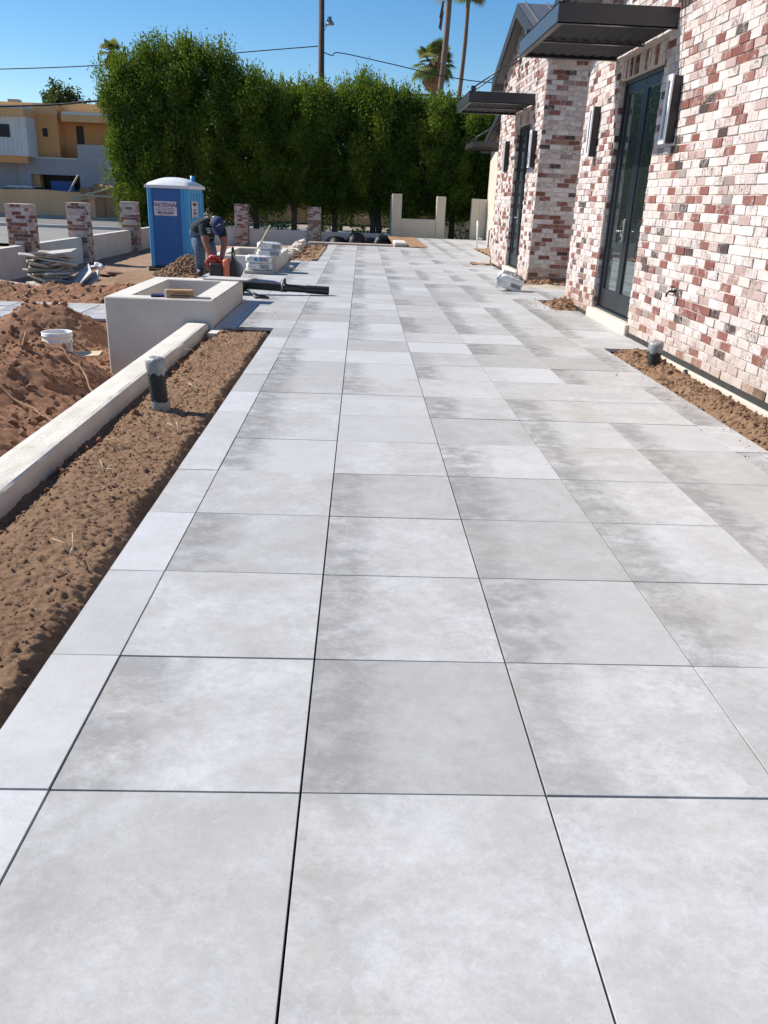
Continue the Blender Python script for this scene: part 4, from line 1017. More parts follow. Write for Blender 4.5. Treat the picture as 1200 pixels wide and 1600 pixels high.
for x in (-22.1, -19.5):
    for y in (52.5, 54.0):
        w_ = MB().tube([(x, y, cz+.33), (x, y+.2, cz+.33)], .33, 18); o = w_.build('wheel', MAT['black_rubber'], cr)
        MB().tube([(x, y-.005, cz+.33), (x, y+.205, cz+.33)], .2, 12).build('rim', MAT['galv'], o)
for k, (x0, z0, x1, z1) in enumerate(((-17.9, .9, -17.2, 1.95), (-17.6, .6, -15.4, 1.3), (-17.2, .85, -15.2, .8), (-17.9, .5, -16.2, .75))):
    o = MB().tube([(x0, 51.4-.1*k, z0), (x1, 51.45, z1)], .06, 5, smooth=False).build('loose_plank', MAT['wood_pale' if k else 'kerb_pink']); tag(o, 'bare plank leaning on the tan screen fence by the hedge', 'plank', 'planks heaped at the fence')
for k, (x, z) in enumerate(((-17.0, .95), (-16.2, 1.15), (-15.5, 1.1))):
    m = MB().bbox(x-.4, x+.4, 51.95, 52.6, -.6, z+.35, .12); o = m.build('soil_heap', MAT['orange_soil'], fix=False); tag(o, 'reddish heap of rubble behind the tan screen fence', 'rubble heap', 'rubble heaps at the fence')
# low buildings beyond the hedge
lb = thing('roadside_building', 'low orange stucco building glimpsed between the hedge trunks', 'building', (-2, 62, -.6))
MB().box(-11, 9, 62, 70, -.6, 3.0).build('wall', MAT['adobe'], lb); MB().box(-11.3, 9.3, 61.7, 70.3, 3.0, 3.3).build('roof', MAT['white_roof'], lb)
for k in range(6): MB().box(-10+k*3.2, -8.8+k*3.2, 61.95, 62.05, .4, 1.9).build('window', MAT['dark_void'], lb)

# ------------------------------------------------------------------ portable toilet (built about its own base, then turned)
pt = thing('portable_toilet', 'blue portable toilet with white domed roof and sign standing on the soil', 'portable toilet', (-4.58, 20.1, -.6), math.radians(-9))
def lp(name, mat, boxes, parent=pt, bev=.0):
    m = MB()
    for b in boxes: m.box(*b, bev=bev)
    return m.build(name, MAT[mat], parent, fix=(bev == 0))
hw = .52
lp('skid', 'black_plastic', [(-.58, .58, -.62, -.42, 0, .1), (-.58, .58, .42, .62, 0, .1), (-.6, .6, -.56, .56, .09, .14)], bev=.01)
lp('body', 'blue_light', [(-hw, hw, -.5, .52, .14, 2.03)], bev=.03)
dr = lp('door', 'blue_dark', [(-.4, .3, -.535, -.49, .18, 2.0)], bev=.012)
lp('door_panel', 'blue_dark', [(-.33, .23, -.542, -.53, .22, .95), (-.33, .23, -.542, -.53, 1.02, 1.96)], dr, .006)
lp('corner_post', 'blue_light', [(-.535, -.42, -.54, -.44, .14, 2.04), (.4, .535, -.54, -.44, .14, 2.04)], bev=.02)
lp('side_rib', 'blue_light', [(hw-.005, hw+.02, -.36+.2*k, -.3+.2*k, .3, 1.9) for k in range(5)], bev=.008)
m = MB(); n = 14
prof = []
for i in range(n+1):
    for j in range(n+1):
        a = -1+2*i/n; b = -1+2*j/n; z = 2.04+.05+.16*max(0, 1-abs(a)**2.4)*max(0, 1-abs(b)**3)
        m.v.append((a*.57, b*.58-.01, z if abs(a) < 1 and abs(b) < 1 else 2.02))
for i in range(n):
    for j in range(n): k = i*(n+1)+j; m.face([k, k+n+1, k+n+2, k+1], True)
m.box(-.57, .57, -.59, .57, 1.99, 2.06)
m.build('roof', MAT['toilet_roof'], pt)
MB().tube([(.42, .1, 2.0), (.42, .1, 2.3)], .055, 12).build('vent_pipe', MAT['blue_light'], pt)
def text(name, body, size, loc, rot, mat, parent, ext=.002, bold=False, sx=1., shear=0):
    c = bpy.data.curves.new(name, 'FONT'); c.body = body; c.size = size; c.extrude = ext; c.align_x = 'CENTER'; c.align_y = 'CENTER'; c.offset = .004 if bold else 0; c.shear = shear
    o = bpy.data.objects.new(name, c); COL.objects.link(o); dg = bpy.context.evaluated_depsgraph_get(); me = bpy.data.meshes.new_from_object(o.evaluated_get(dg)); bpy.data.objects.remove(o)
    me.materials.clear(); q = link(name, me, MAT[mat], parent, loc); q.rotation_euler = rot; q.scale = (sx, 1, 1); return q
def bars(m, x0, x1, z, h, y, n=5):
    x = x0
    while x < x1-.03:
        w = random.uniform(.04, .1); m.box(x, min(x+w, x1), y-.001, y, z, z+h); x += w+.018
sg = lp('sign', 'sign_white', [(-.36, .22, -.549, -.543, 1.36, 1.69)])
text('sign_text', 'NATIONAL', .125, (-.07, -.551, 1.605), (math.pi/2, 0, 0), 'ink_purple', sg, .001, True, 1.0, .25)
text('sign_text', '800-352-5675', .07, (-.07, -.551, 1.425), (math.pi/2, 0, 0), 'ink_purple', sg, .001, True, 1.05)
m = MB(); bars(m, -.27, .14, 1.525, .016, -.551); bars(m, -.32, .18, 1.485, .016, -.551); bars(m, -.2, .1, 1.375, .01, -.551); m.build('sign_text', MAT['ink_purple'], sg)
sg2 = lp('sign', 'sign_white', [(hw+.021, hw+.026, -.38, .02, 1.34, 1.7)])
m = MB()
for z, h in ((1.6, .075), (1.555, .012), (1.51, .02), (1.475, .02), (1.405, .05), (1.36, .022)): m.box(hw+.0262, hw+.0272, -.33+.04*random.random(), -.04, z, z+h)
m.build('sign_text', MAT['ink_dark'], sg2)

# ------------------------------------------------------------------ worker bending over a saw
def skin_figure(name, joints, bones, radii, root, parent, mats, zone, sub=2):
    keys = list(joints); me = bpy.data.meshes.new(name); me.from_pydata([joints[k] for k in keys], [(keys.index(a), keys.index(b)) for a, b in bones], [])
    o = bpy.data.objects.new(name, me); COL.objects.link(o)
    o.modifiers.new('skin', 'SKIN')
    sv = me.skin_vertices[0].data
    for i, k in enumerate(keys):
        r = radii[k]; sv[i].radius = r if isinstance(r, tuple) else (r, r); sv[i].use_root = (k == root)
    s = o.modifiers.new('sub', 'SUBSURF'); s.levels = sub; s.render_levels = sub
    dg = bpy.context.evaluated_depsgraph_get(); m2 = bpy.data.meshes.new_from_object(o.evaluated_get(dg)); bpy.data.objects.remove(o)
    m2.materials.clear()
    for m in mats: m2.materials.append(MAT[m])
    for p in m2.polygons:
        p.use_smooth = True; c = p.center; best = None
        for a, b in bones:
            A, B = Vector(joints[a]), Vector(joints[b]); u = max(0, min(1, (c-A).dot(B-A)/max(1e-9, (B-A).length_squared))); d = (c-(A+(B-A)*u)).length
            if best is None or d < best[0]: best = (d, a, b, u)
        p.material_index = zone(best[1], best[2], best[3])
    return link(name, m2, None, parent)
wk = thing('person', 'worker in navy cap, dark t-shirt and jeans bending down over a saw', 'person', (-2.5, 12.75, 0))
J = dict(pelvis=(-.13, .1, .63), waist=(-.09, .03, .72), chest=(.03, -.08, .82), neck=(.15, -.18, .86), head=(.21, -.25, .815), crown=(.245, -.3, .76),
         shL=(-.03, -.17, .78), elL=(.03, -.28, .53), wrL=(.135, -.36, .27), haL=(.15, -.375, .2),
         shR=(.23, -.05, .77), elR=(.31, -.2, .53), wrR=(.27, -.34, .30), haR=(.255, -.36, .225),
         hipL=(-.15, .0, .57), knL=(-.1, -.12, .36), anL=(-.14, .03, .09), toL=(-.1, -.15, .045),
         hipR=(-.05, .18, .57), knR=(.06, .08, .36), anR=(.02, .2, .09), toR=(.08, .03, .045))
Bn = [('pelvis', 'waist'), ('waist', 'chest'), ('chest', 'neck'), ('neck', 'head'), ('head', 'crown'), ('chest', 'shL'), ('shL', 'elL'), ('elL', 'wrL'), ('wrL', 'haL'), ('chest', 'shR'), ('shR', 'elR'), ('elR', 'wrR'), ('wrR', 'haR'),
      ('pelvis', 'hipL'), ('hipL', 'knL'), ('knL', 'anL'), ('anL', 'toL'), ('pelvis', 'hipR'), ('hipR', 'knR'), ('knR', 'anR'), ('anR', 'toR')]
Rd = dict(pelvis=(.165, .15), waist=(.175, .15), chest=(.19, .155), neck=.065, head=.09, crown=.078, shL=.09, elL=.056, wrL=.036, haL=.036, shR=.09, elR=.056, wrR=.036, haR=.036,
          hipL=.122, knL=.09, anL=.072, toL=.045, hipR=.122, knR=.09, anR=.072, toR=.045)
def zone(a, b, u):
    if b in ('toL', 'toR'): return 3
    if b in ('hipL', 'hipR', 'knL', 'knR', 'anL', 'anR'): return 1
    if (a, b) == ('pelvis', 'waist'): return 1 if u < .25 else 0
    if b in ('elL', 'elR'): return 0 if u < .72 else 2
    if b in ('wrL', 'wrR', 'haL', 'haR', 'head', 'crown'): return 2
    return 0
skin_figure('body', J, Bn, Rd, 'pelvis', wk, ('shirt', 'denim', 'skin', 'shoe'), zone)
# fingers
for sgn, (h, w0) in ((1, ('haL', 'wrL')), (-1, ('haR', 'wrR'))):
    H = Vector(J[h]); d = (H-Vector(J[w0])).normalized(); side = Vector((1, .25, 0)).normalized(); m = MB()
    for q in range(4):
        o_ = side*(-.026+.0175*q); L = (.062, .072, .068, .052)[q]
        m.tube([H+o_*.9+d*.012, H+o_+d*(.03+L*.3), H+o_+d*(.03+L*.62)+Vector((0, -.018, 0)), H+o_+d*(.03+L*.72)+Vector((0, -.042, .008))], [.0105, .0095, .0088, .007], 8)
    m.tube([H+side*.024*sgn-d*.015, H+side*.046*sgn+d*.012, H+side*.05*sgn+d*.045+Vector((0, -.012, 0))], [.012, .011, .008], 8)
    m.build('fingers', MAT['skin'], wk, fix=True).location = (0, 0, 0)
for o in [c for c in wk.children if c.name.startswith('fingers')]:
    me = o.data
    for v in me.vertices: v.co += ORG[wk.name]
# cap (dome over the crown, brim towards the ground)
hc = Vector((.22, -.268, .812)); ax = Vector((.14, -.42, .38)).normalized(); fw = Vector((.06, -.35, -.9)); fw = (fw-ax*fw.dot(ax)).normalized(); sd_ = ax.cross(fw)
m = MB(); n = 20
for i in range(8):
    th = math.pi/2*i/7*1.08
    for k in range(n):
        a = 2*math.pi*k/n; e = 1.1 if abs(math.cos(a)) > .5 else 1.0
        m.v.append(tuple(hc+(fw*math.cos(a)*.117+sd_*math.sin(a)*.1)*math.sin(th)+ax*.112*math.cos(th)))
for i in range(7):
    for k in range(n): m.face([i*n+k, i*n+(k+1) % n, (i+1)*n+(k+1) % n, (i+1)*n+k], True)
b = len(m.v)
for j in range(5):
    for k in range(9):
        a = -1.15+2.3*k/8; r = .112+.085*j/4*math.cos(a*.9); m.v.append(tuple(hc+fw*math.cos(a)*r+sd_*math.sin(a)*(.1+.012*j/4)-ax*(.012+.012*j/4+.02*abs(math.sin(a)))))
for j in range(4):
    for k in range(8): q = b+j*9+k; m.face([q, q+1, q+10, q+9], True)
m.v = [tuple(Vector(v)+ORG[wk.name]) for v in m.v]
cap = m.build('cap', MAT['cap_navy'], wk)
c0 = hc+ax*.072+fw*.088
m = MB(); nn = (ax*.6+fw*.75).normalized(); uu = sd_; vv = nn.cross(uu)
c0 = hc+ax*.075+fw*.093+nn*.006; pts = [(-.036, .016), (-.02, .012), (-.006, -.002), (.012, -.014), (.026, -.012), (.036, -.03), (.02, -.024), (.004, -.03), (-.008, -.012), (-.026, .004)]
m.add([c0+uu*p[0]-vv*p[1]+ORG[wk.name] for p in pts], [tuple(range(len(pts)))]); m.build('cap_logo', MAT['white_print'], cap)
# face: nose, ears, under the cap; short dark hair at the nape
fc = Vector(J['head'])+fw*.08; m = MB()
m.lathe([(0, .03), (.012, .02), (.017, 0), (.008, -.016), (0, -.018)], tuple(fc+ORG[wk.name]-ax*.05), 8); m.build('nose', MAT['skin'], wk)
for s in (-1, 1): MB().lathe([(0, .035), (.014, .02), (.018, 0), (.01, -.025), (0, -.032)], tuple(Vector(J['head'])+sd_*.092*s-ax*.01+ORG[wk.name]), 8).build('ear', MAT['skin'], wk)
m = MB(); nk = Vector(J['neck'])*.45+Vector(J['head'])*.55+Vector((0, .02, .05)); m.lathe([(0, .05), (.05, .035), (.07, 0), (.05, -.04), (0, -.05)], tuple(nk+ORG[wk.name]), 14); m.build('hair', MAT['black_plastic'], wk)
# pale lettering on the shirt front, which hangs under the chest
m = MB(); lb_ = Vector((.10, -.255, .68))+ORG[wk.name]
for x0, z0, x1, z1 in ((-.07, .05, .0, .065), (-.07, .02, .0, .035), (-.07, -.01, .0, .005), (-.075, .03, -.06, .06), (-.01, -.005, .005, .03), (.025, .05, .1, .065), (.07, -.03, .088, .055), (.04, .0, .06, .03)):
    m.box(lb_.x+x0, lb_.x+x1, lb_.y, lb_.y+.012, lb_.z+z0, lb_.z+z1)
m.build('shirt_print', MAT['white_print'], wk)

wk.scale = (1.07, 1.07, 1.07)
# cut-off saw in front of him
sw = thing('cutoff_saw', 'red and black petrol cut-off saw held down by the worker', 'saw', (-2.12, 12.25, 0))
MB().bbox(-2.37, -2.16, 12.1, 12.42, .0, .27, .02).build('engine', MAT['black_plastic'], sw, fix=False)
MB().bbox(-2.15, -2.04, 12.1, 12.4, .0, .34, .03).build('cover', MAT['orange_plastic'], sw, fix=False)
m = MB(); m.tube([(-2.4, 12.25, .16), (-2.42, 12.24, .3), (-2.34, 12.22, .37), (-2.24, 12.22, .36), (-2.19, 12.24, .24)], .03, 8); m.bbox(-2.38, -2.25, 12.2, 12.34, .25, .34, .02); m.build('handle', MAT['red_plastic'], sw)
m = MB(); m.prism([(-2.03, .02), (-1.9, .02), (-1.915, .2), (-1.955, .42), (-1.975, .54), (-2.0, .52), (-2.015, .3)], 'y', 12.14, 12.22); m.build('blade_guard', MAT['black_rubber'], sw)
m = MB(); m.tube([(-1.97, 12.24, .17), (-1.97, 12.25, .17)], .14, 24); m.build('blade', MAT['steel'], sw)
m = MB(); m.tube([(-1.97, 12.1, .44), (-1.9, 12.0, .32), (-1.85, 11.9, .14), (-1.82, 11.85, .02)], .012, 6); o = m.build('black_strap', MAT['black_rubber']); tag(o, 'black strap hanging from the saw down to the paving', 'strap')
# offcut tile lying over the planter's back corner
o = MB().box(-.3, .3, -.17, .17, 0, .02, bev=.003).build('tile_offcut', MAT['slab'], fix=False); o.location = (-1.66, 9.58, .272); o.rotation_euler = (0, 0, -.12); tag(o, 'pale tile offcut lying across the back corner of the planter', 'tile')
# leaf blower
bl = thing('leaf_blower', 'black leaf blower with ribbed hose and long nozzle lying on the paving', 'leaf blower', (-1.1, 10.5, 0))
a = Vector((-1.56, 10.38, .13)); b = Vector((-1.02, 10.45, .1)); c = Vector((-.35, 10.56, .066)); pts = []; rad = []
for i in range(41):
    u = i/40; pts.append(a.lerp(b, u)); rad.append(.066 if i % 2 else .053)
MB().tube(pts, rad, 14).build('ribbed_hose', MAT['black_rubber'], bl)
m = MB(); m.tube([b, b.lerp(c, .1), b.lerp(c, .11), b.lerp(c, .5), b.lerp(c, .52), b.lerp(c, .97), c], [.062, .062, .055, .052, .058, .06, .062], 16)
m.tube([b.lerp(c, .05)+Vector((0, 0, .04)), b.lerp(c, .05)+Vector((0, 0, .13))], .022, 8); m.build('nozzle', MAT['black_plastic'], bl)
MB().tube([b.lerp(c, -.03), b.lerp(c, .0)], .068, 14).build('clamp', MAT['silver'], bl)
m = MB(); m.bbox(-1.9, -1.54, 10.2, 10.56, .0, .21, .05); m.tube([(-1.56, 10.3, .08), (-1.42, 10.1, .06), (-1.3, 9.95, .03), (-1.2, 9.98, .02)], [.03, .02, .018, .014], 8); m.tube([(-1.42, 10.1, .05), (-1.34, 9.88, .02), (-1.15, 9.86, .02)], .018, 8); m.build('engine', MAT['black_plastic'], bl)

# ------------------------------------------------------------------ bags
def bag_material(name, print_c, blue=False):
    g = NG(name); o = g.obj(); xyz = g.xyz(o)
    def band(v, a, b): return g.math('MULTIPLY', g.math('GREATER_THAN', v, a), g.math('LESS_THAN', v, b))
    base = g.mix(g.rng(g.noise(o, 9, 4, .6), .35, .65), (.78, .78, .77), (.66, .66, .66))
    pr = g.math('MULTIPLY', band(xyz[0], .02, .19), band(xyz[2], -.035, .035))
    pr = g.math('MAXIMUM', pr, g.math('MULTIPLY', g.math('MULTIPLY', band(xyz[0], -.17, .18), band(xyz[1], -.1, .1)), g.math('GREATER_THAN', xyz[2], .03)))
    lines = g.rng(g.noise(g.mapping(o, (60, 4, 90)), 1, 2, .5), .52, .56)
    c = g.mix(g.math('MULTIPLY', pr, g.mix(lines, (.9,)*3, (.35,)*3)), base, print_c)
    t2 = g.math('MULTIPLY', band(xyz[0], -.19, -.05), g.math('MULTIPLY', band(xyz[2], -.02, .02), lines)); c = g.mix(g.math('MULTIPLY', t2, .6), c, (.25, .3, .34))
    if blue:
        dx = g.math('ADD', xyz[0], .03); r2 = g.math('ADD', g.math('MULTIPLY', dx, dx), g.math('MULTIPLY', xyz[2], xyz[2])); c = g.mix(g.math('LESS_THAN', r2, .0013), c, (.02, .28, .5))
    g.col(c); g.rough(.6); g.bump(g.noise(o, 14, 4, .6), .6, .02); return g.mat
MAT['bag_a'] = bag_material('bag_a', (.09, .1, .13), True); MAT['bag_b'] = bag_material('bag_b', (.11, .12, .15)); MAT['bag_c'] = bag_material('bag_c', (.06, .065, .075))
def bag(loc, rot, size, mat, label, group=None, slump=0., seed=0):
    rs = random.Random(seed); m = MB(); nu, nv, = 14, 10; L, Wd, H = size
    bm = bmesh.new(); bmesh.ops.create_cube(bm, size=1); bmesh.ops.subdivide_edges(bm, edges=bm.edges, cuts=7, use_grid_fill=True)
    for v in bm.verts:
        x, y, z = v.co*2
        px = math.copysign(abs(x)**.8, x); flat_ = (1-.38*abs(x)**6)*(1-.28*abs(y)**5)
        r = 1-.08*(abs(y)**3)*(abs(x)**3)
        zz = z*flat_; v.co = Vector((px*L/2*(1-.05*abs(y)**2)*r, y*Wd/2*(1-.06*abs(x)**4)*r, zz*H/2))
        v.co += Vector((0, 0, -slump*abs(px)**2*H*.3+slump*H*.15))
        v.co += Vector((.006*math.sin(9*y+seed), .006*math.sin(11*x+seed*2), .006*math.sin(8*x+7*y+seed*3)))
    me = bpy.data.meshes.new('cement_bag'); bm.to_mesh(me); bm.free()
    for p in me.polygons: p.use_smooth = True
    o = link('cement_bag', me, MAT[mat], None, loc); o.rotation_euler = rot
    return tag(o, label, 'bag', group)
o = MB().box(-.27, .27, -.2, .2, 0, .06, bev=.01).build('slab_base', MAT['slab'], fix=False); o.location = (-1.74, 13.7, .003); o.rotation_euler = (0, 0, .05); tag(o, 'pale flat slab under the stacked cement bags', 'slab')
bag((-1.74, 13.7, .125), (0, 0, .04), (.46, .34, .13), 'bag_b', 'white cement bag at the bottom of the stack on the pale slab', 'cement bags by the far planter', 0, 1)
bag((-1.745, 13.69, .25), (0, .02, -.03), (.46, .34, .13), 'bag_a', 'white cement bag with blue dot on top of the lower stack', 'cement bags by the far planter', .1, 2)
bag((-1.62, 14.16, .33), (0, 0, .12), (.46, .34, .13), 'bag_b', 'white cement bag lying on the planter rim under another bag', 'cement bags by the far planter', 0, 3)
bag((-1.6, 14.18, .455), (.03, .03, .2), (.46, .34, .13), 'bag_b', 'white cement bag topmost on the planter rim', 'cement bags by the far planter', .25, 4)
bag((2.62, 12.2, .15), (.25, .3, -.15), (.44, .3, .25), 'bag_c', 'half empty white cement bag tipped over on the paving by the house', None, .2, 5)
m = MB(); m.add([(2.42, 12.1, .27), (2.50, 12.15, .30), (2.46, 12.1, .2), (2.41, 12.05, .06), (2.36, 12.06, .04), (2.37, 12.1, .2)], [(0, 1, 2), (0, 2, 3, 4, 5)]); 
m.build('paper_flap', MAT['sign_white'], None); fl_ = bpy.data.objects['paper_flap']
sol = fl_.modifiers.new('thick', 'SOLIDIFY'); sol.thickness = .004
tag(fl_, 'torn white paper flap hanging off the tipped cement bag', 'paper')
o = MB().tube([(-1.93, 13.9, .18), (-1.575, 14.12, .82)], .015, 8).build('broom_handle', MAT['wood_pale']); tag(o, 'pale wooden broom handle leaning among the cement bags', 'broom handle')
m = MB().bbox(-.07, .07, -.05, .05, 0, .08, .02); o = m.build('rubble_piece', MAT['stucco'], fix=False); o.location = (-1.25, 14.6, 0.0); tag(o, 'pale lump of rubble on the paving beside the far planter', 'rubble')

# carton, trowel and phone on the near planter rim
ct = thing('carton', 'brown cardboard carton with white end lying on the planter rim', 'carton', (-1.86, 7.46, .27), math.radians(4))
MB().bbox(-.13, .15, -.055, .055, .002, .085, .004).build('box', MAT['cardboard'], ct, fix=False); MB().bbox(-.15, -.129, -.0545, .0545, .004, .083, .004).build('end_flap', MAT['sign_white'], ct, fix=False)
MB().box(-.09, .11, -.0565, -.055, .02, .035).box(-.06, .09, -.0565, -.055, .05, .058).build('print', MAT['ink_dark'], ct)
o = MB().bbox(-.09, .08, -.045, .045, 0, .03, .01).build('tool_pouch', MAT['cap_navy'], fix=False); o.location = (-2.08, 7.46, .272); o.rotation_euler = (.1, 0, .2); tag(o, 'dark blue tool pouch beside the carton on the planter rim', 'tool pouch')
m = MB(); m.prism([(-.12, -.03), (.08, -.045), (.12, 0), (.08, .045), (-.12, .03)], 'z', 0, .012); o = m.build('trowel', MAT['steel']); o.location = (-1.63, 7.42, .274); tag(o, 'flat steel trowel lying on the planter corner', 'trowel')

# drain pipes
def drain(x, y, z0, H, r, label, tape_low, lean=0.):
    t = thing('drain_pipe', label, 'pipe', (x, y, z0)); pts = []; rad = []; n = 30
    for i in range(n+1):
        u = i/n; pts.append((x+lean*u*H, y, z0-.08+u*(H+.08-.045))); rad.append(r if i % 2 else r*.84)
    MB().tube(pts, rad, 20).build('ribbed_pipe', MAT['black_rubber'], t)
    m = MB(); n = 22; rows = [(r*1.03, H-.085), (r*1.06, H-.05), (r*1.06, H-.02), (r*.95, H), (r*.55, H+.012), (0.001, H+.006)]
    for q, (rr, z) in enumerate(rows):
        for k in range(n):
            a = 6.2832*k/n; w = 1+.05*math.sin(5*a+q)+random.uniform(-.03, .03); m.v.append((x+lean*z+rr*w*math.cos(a), y+rr*w*math.sin(a), z0+z+(random.uniform(-.025, .01) if q == 0 else random.uniform(-.005, .005))))
    for q in range(len(rows)-1):
        for k in range(n): m.face([q*n+k, q*n+(k+1) % n, (q+1)*n+(k+1) % n, (q+1)*n+k], True)
    m.build('tape_cap', MAT['silver'], t)
    if tape_low:
        m = MB(); m.lathe([(r*1.03, -.01), (r*1.05, .02), (r*1.03, .055)], (x, y, z0), 22); m.v = [tuple(Vector(v)+Vector((random.uniform(-.003, .003),)*2+(random.uniform(-.012, .012),))) for v in m.v]; m.build('tape_band', MAT['silver'], t)
drain(-1.235, 3.83, -.03, .335, .062, 'black ribbed drain pipe capped with silver tape standing in the left soil strip', True, -.06)
drain(2.9, 5.88, -.03, .235, .063, 'short black ribbed drain pipe with grey taped cap beside the house wall', False)

# bucket
bk = thing('bucket', 'white plastic bucket half sunk in the red soil mound', 'bucket', (-3.1, 7.1, -.46))
m = MB().lathe([(0, 0), (.132, 0), (.134, .01), (.146, .27), (.154, .272), (.155, .285), (.149, .29), (.15, .33), (.158, .333), (.158, .345), (.152, .352), (.158, .372), (.153, .378), (.146, .372), (.142, .25), (.128, .02), (0, .015)], (-3.1, 7.1, -.46), 32); m.build('pail', MAT['bucket'], bk)
m = MB(); m.tube([(-3.1+.158*math.cos(a), 7.1+.158*math.sin(a)-.02, -.46+.30-.16*math.sin((a+3.14))) for a in [math.pi+math.pi*k/12 for k in range(13)]], .0035, 6); m.build('bail', MAT['steel'], bk)
# roots on the mound
def hz(x, y): return float(near_fn(np.array([x]), np.array([y]))[0])
def on_soil(pts, r, name, mat, label, cat, group=None, lift=.015):
    out = []
    for i in range(len(pts)-1):
        for k in range(6):
            u = k/6; x = pts[i][0]*(1-u)+pts[i+1][0]*u; y = pts[i][1]*(1-u)+pts[i+1][1]*u; out.append((x, y, hz(x, y)+lift+pts[i][2]*(1-u)+pts[i+1][2]*u))
    x, y, h = pts[-1]; out.append((x, y, hz(x, y)+lift+h))
    return tag(MB().tube(out, r, 6).build(name, MAT[mat]), label, cat, group)
on_soil([(-3.15, 6.45, .02), (-2.75, 6.2, .05), (-2.45, 5.9, .04), (-2.2, 5.4, .02)], .009, 'dry_root', 'root', 'long dry root curving down the mound towards the kerb below the bucket', 'root')
on_soil([(-3.6, 5.2, .02), (-3.0, 5.0, .03), (-2.5, 4.7, .03), (-2.1, 4.35, .02)], .009, 'dry_root', 'root', 'long dry root lying over the front of the red mound', 'root')
on_soil([(-3.75, 6.6, .02), (-3.65, 7.2, .08), (-3.75, 7.9, .05)], .011, 'dry_root', 'root', 'straight dry root rising beside the bucket', 'root')
def sprig(x, y, label):
    z = float(strip_fn(np.array([x]), np.array([y]))[0]); m = MB()
    for k in range(3):
        a = random.uniform(0, 6.28); m.tube([(x, y, z-.01), (x+.03*math.cos(a), y+.03*math.sin(a), z+.05), (x+.1*math.cos(a), y+.1*math.sin(a), z+.06)], [.003, .0025, .0015], 5)
    tag(m.build('dry_stalk', MAT['wood_pale']), label, 'stalk', 'dry stalks in the left soil strip')
for x, y in ((-1.18, 2.35), (-1.0, 1.35), (-1.32, 2.9), (-1.38, 5.8), (-1.1, 4.3), (-.98, 3.2)): sprig(x, y, 'thin dry straw stalk lying in the left soil strip')
# scraps by the pool deck
o = MB().box(-.28, .22, -.11, .11, 0, .012).build('board_scrap', MAT['wood_pale']); o.location = (-2.85, 7.0, hz(-2.85, 7.0)+.12); o.rotation_euler = (.05, -.06, .1); tag(o, 'thin pale board scrap at the foot of the near planter', 'board')
o = MB().box(-.22, .22, -.03, .03, 0, .03).build('white_strip', MAT['frame_white']); o.location = (-4.35, 9.35, hz(-4.35, 9.35)+.06); o.rotation_euler = (.1, -.35, 1.25); tag(o, 'white plastic strip stuck in the mound by the pool deck', 'strip')
o = MB().bbox(-.18, .18, -.06, .06, 0, .07, .02).build('hand_tool', MAT['steel'], fix=False); o.location = (-4.6, 9.25, hz(-4.6, 9.25)+.05); o.rotation_euler = (.1, -.3, 1.0); tag(o, 'grey hand tool lying beside the white strip by the pool', 'tool')
m = MB()
for q in range(3):
    m.tube([(-5.0+.05*q+.24*math.cos(a), 9.75+.34*math.sin(a), DZK+.05+.05*math.sin(a*.5+q)) for a in [math.pi*2*k/22 for k in range(19)]], .006, 5)
o = m.build('cable_coil', MAT['trim_grey']); tag(o, 'loose coil of grey cable on the pool deck edge', 'cable')

# heap of broken slabs
sx, sy = -5.75, 14.35
for k in range(30):
    lv = k/30; w_ = random.uniform(.24, .46); d_ = random.uniform(.14, .3)
    poly = [(-w_*random.uniform(.7, 1), -d_*random.uniform(.5, 1)), (w_*random.uniform(.1, .5), -d_*random.uniform(.8, 1.2)), (w_*random.uniform(.8, 1.1), -d_*random.uniform(-.2, .6)), (w_*random.uniform(.4, 1), d_*random.uniform(.6, 1)), (-w_*random.uniform(.5, 1), d_*random.uniform(.5, 1))]
    m = MB(); th_ = random.uniform(.012, .022); m.prism(poly, 'z', -th_, th_)
    o = m.build('broken_slab', MAT['slab' if k % 4 else 'slab_core']); off = (1-lv)*.16+.05
    o.location = (sx+random.uniform(-.2, .2)-.03*lv, sy+random.uniform(-off, off), -.52+.024*k); o.rotation_euler = (random.uniform(-.2, .2), random.uniform(-.2, .2), random.uniform(-.9, .9)+(3.14 if k % 2 else 0))
    tag(o, 'broken grey stone slab in the untidy heap before the pale brick pier', 'slab', 'broken slabs in the heap')
for k, (x, y, z, r, s) in enumerate(((-5.2, 14.15, -.28, (.25, -.75, .3), 1), (-5.05, 14.2, -.32, (.3, -.6, .1), .8), (-6.55, 14.2, -.42, (.08, .12, .2), 1.1), (-6.45, 13.95, -.46, (-.05, .05, .6), .8))):
    m = MB(); m.prism([(-.33*s, -.24), (.3*s, -.27), (.34*s, .2), (-.2*s, .28)], 'z', -.016, .016); o = m.build('broken_slab', MAT['slab']); o.location = (x, y, z); o.rotation_euler = r
    tag(o, 'larger slab piece leaning at the side of the broken slab heap' if k < 2 else 'slab piece lying flat beside the broken slab heap', 'slab', 'slabs leaning on the heap' if k < 2 else 'slabs lying by the heap')
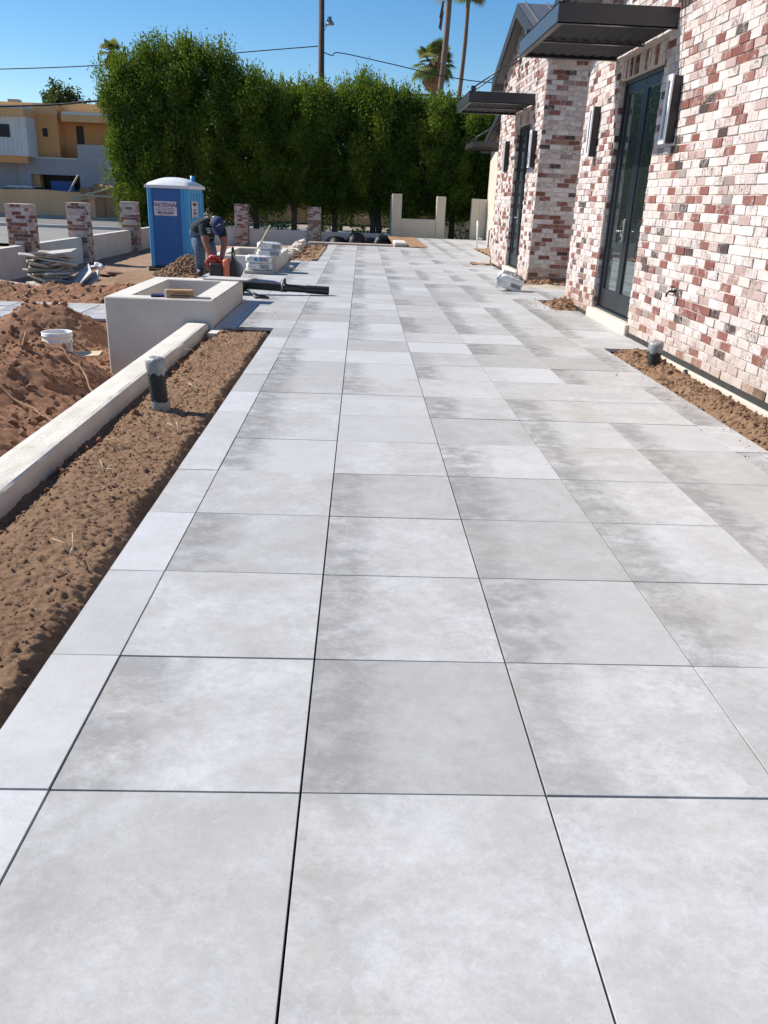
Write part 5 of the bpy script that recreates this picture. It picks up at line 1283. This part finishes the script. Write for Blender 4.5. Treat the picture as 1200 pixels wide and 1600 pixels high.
# grey rags and rubble near the toilet
def blob(name, loc, size, mat, label, cat, group=None, seed=0):
    rs = np.random.default_rng(seed); bm = bmesh.new(); bmesh.ops.create_icosphere(bm, subdivisions=3, radius=1)
    for v in bm.verts:
        n = 1+.35*math.sin(3.1*v.co.x+seed)*math.sin(2.7*v.co.y+seed*2)+.25*math.sin(6*v.co.z+5*v.co.x+seed)+rs.uniform(-.05, .05); v.co = Vector((v.co.x*size[0]*n, v.co.y*size[1]*n, max(v.co.z*n, -.2)*size[2]))
    me = bpy.data.meshes.new(name); bm.to_mesh(me); bm.free()
    for p in me.polygons: p.use_smooth = True
    o = link(name, me, MAT[mat], None, loc); return tag(o, label, cat, group)
blob('grey_tarp', (-5.75, 18.0, -.52), (.4, .25, .08), 'soil_grey', 'crumpled grey tarpaulin on the soil left of the toilet', 'tarpaulin', None, 3)
blob('plastic_scrap', (-6.5, 19.6, -.53), (.16, .13, .1), 'sign_white', 'crumpled white plastic scrap at the foot of the plastered wall', 'scrap', None, 5)
def gm(x, y): return -.1+.36*np.exp(-(((x+3.0)/.42)**2+((y-13.7)/.5)**2))
P, s_ = scatter(gm, -4.3, -2.7, 12.4, 14.4, 2600, .012, .04, 2); keep = gm(P[:, 0], P[:, 1]) > -.07
o = clods('gravel_pile', P[keep], s_[keep], 'soil'); tag(o, 'heap of brown gravel between the planter and the worker', 'gravel pile')
heightfield('gravel_mound', -4.3, -2.65, 12.3, 14.6, .04, lambda x, y: gm(x, y)-.02+fine_soil(x, y, .7), 'soil')
# sand spill and loose bits by the alcove
def sd_fn(x, y): return .002+.05*np.exp(-(((x-3.45)/.22)**2+((y-13.0)/.16)**2))-.004
heightfield('sand_spill', 3.0, 4.1, 12.65, 13.4, .03, lambda x, y: sd_fn(x, y)+.004*fbm(x*9, y*9, 2, 3), 'sand')
# pipes by the stucco wing
pp = thing('pipe_stub', 'thin white plastic pipe standing beside the stucco wing', 'pipe', (3.76, 24.8, 0)); MB().tube([(3.76, 24.8, -.05), (3.72, 24.8, .82)], .025, 8).build('pipe', MAT['frame_white'], pp); MB().tube([(3.76, 24.8, .3), (3.9, 24.85, .28)], .022, 8).build('branch', MAT['frame_white'], pp)
gmt = thing('gas_meter', 'grey gas meter on bent pipes beside the stucco wing', 'gas meter', (4.2, 24.6, 0))
m = MB(); m.tube([(4.08, 24.6, -.05), (4.08, 24.6, .55), (4.12, 24.6, .6), (4.4, 24.6, .6), (4.45, 24.6, .55), (4.45, 24.6, -.05)], .025, 8); m.build('pipe', MAT['galv'], gmt); MB().bbox(4.15, 4.38, 24.5, 24.7, .2, .5, .03).build('meter', MAT['trim_grey'], gmt, fix=False)

# soil crumbs spilled over the paving edges, and a dusty boot print
def edge_crumbs(n, x0, x1, y0, y1, toward, smin, smax):
    u = RNG.random(n)**2.6; x = x0+(x1-x0)*(u if toward < 0 else 1-u); y = RNG.uniform(y0, y1, n); sz = smin+(smax-smin)*RNG.random(n)**4
    return np.stack([x, y, sz*.25], -1), sz
A_ = [edge_crumbs(420, 2.35, 2.65, 2.5, 6.6, 1, .001, .007), edge_crumbs(200, 2.4, 2.83, 9.5, 11.2, 1, .003, .012), edge_crumbs(140, -1.3, -.7, 7.35, 9, -1, .002, .008), edge_crumbs(160, -.6, 2.4, 1., 12, 1, .0012, .004)]
tag(clods('soil_crumbs', np.concatenate([a[0] for a in A_]), np.concatenate([a[1] for a in A_]), 'clod'), 'crumbs of brown soil spilled over the edges of the paving', 'soil crumbs')
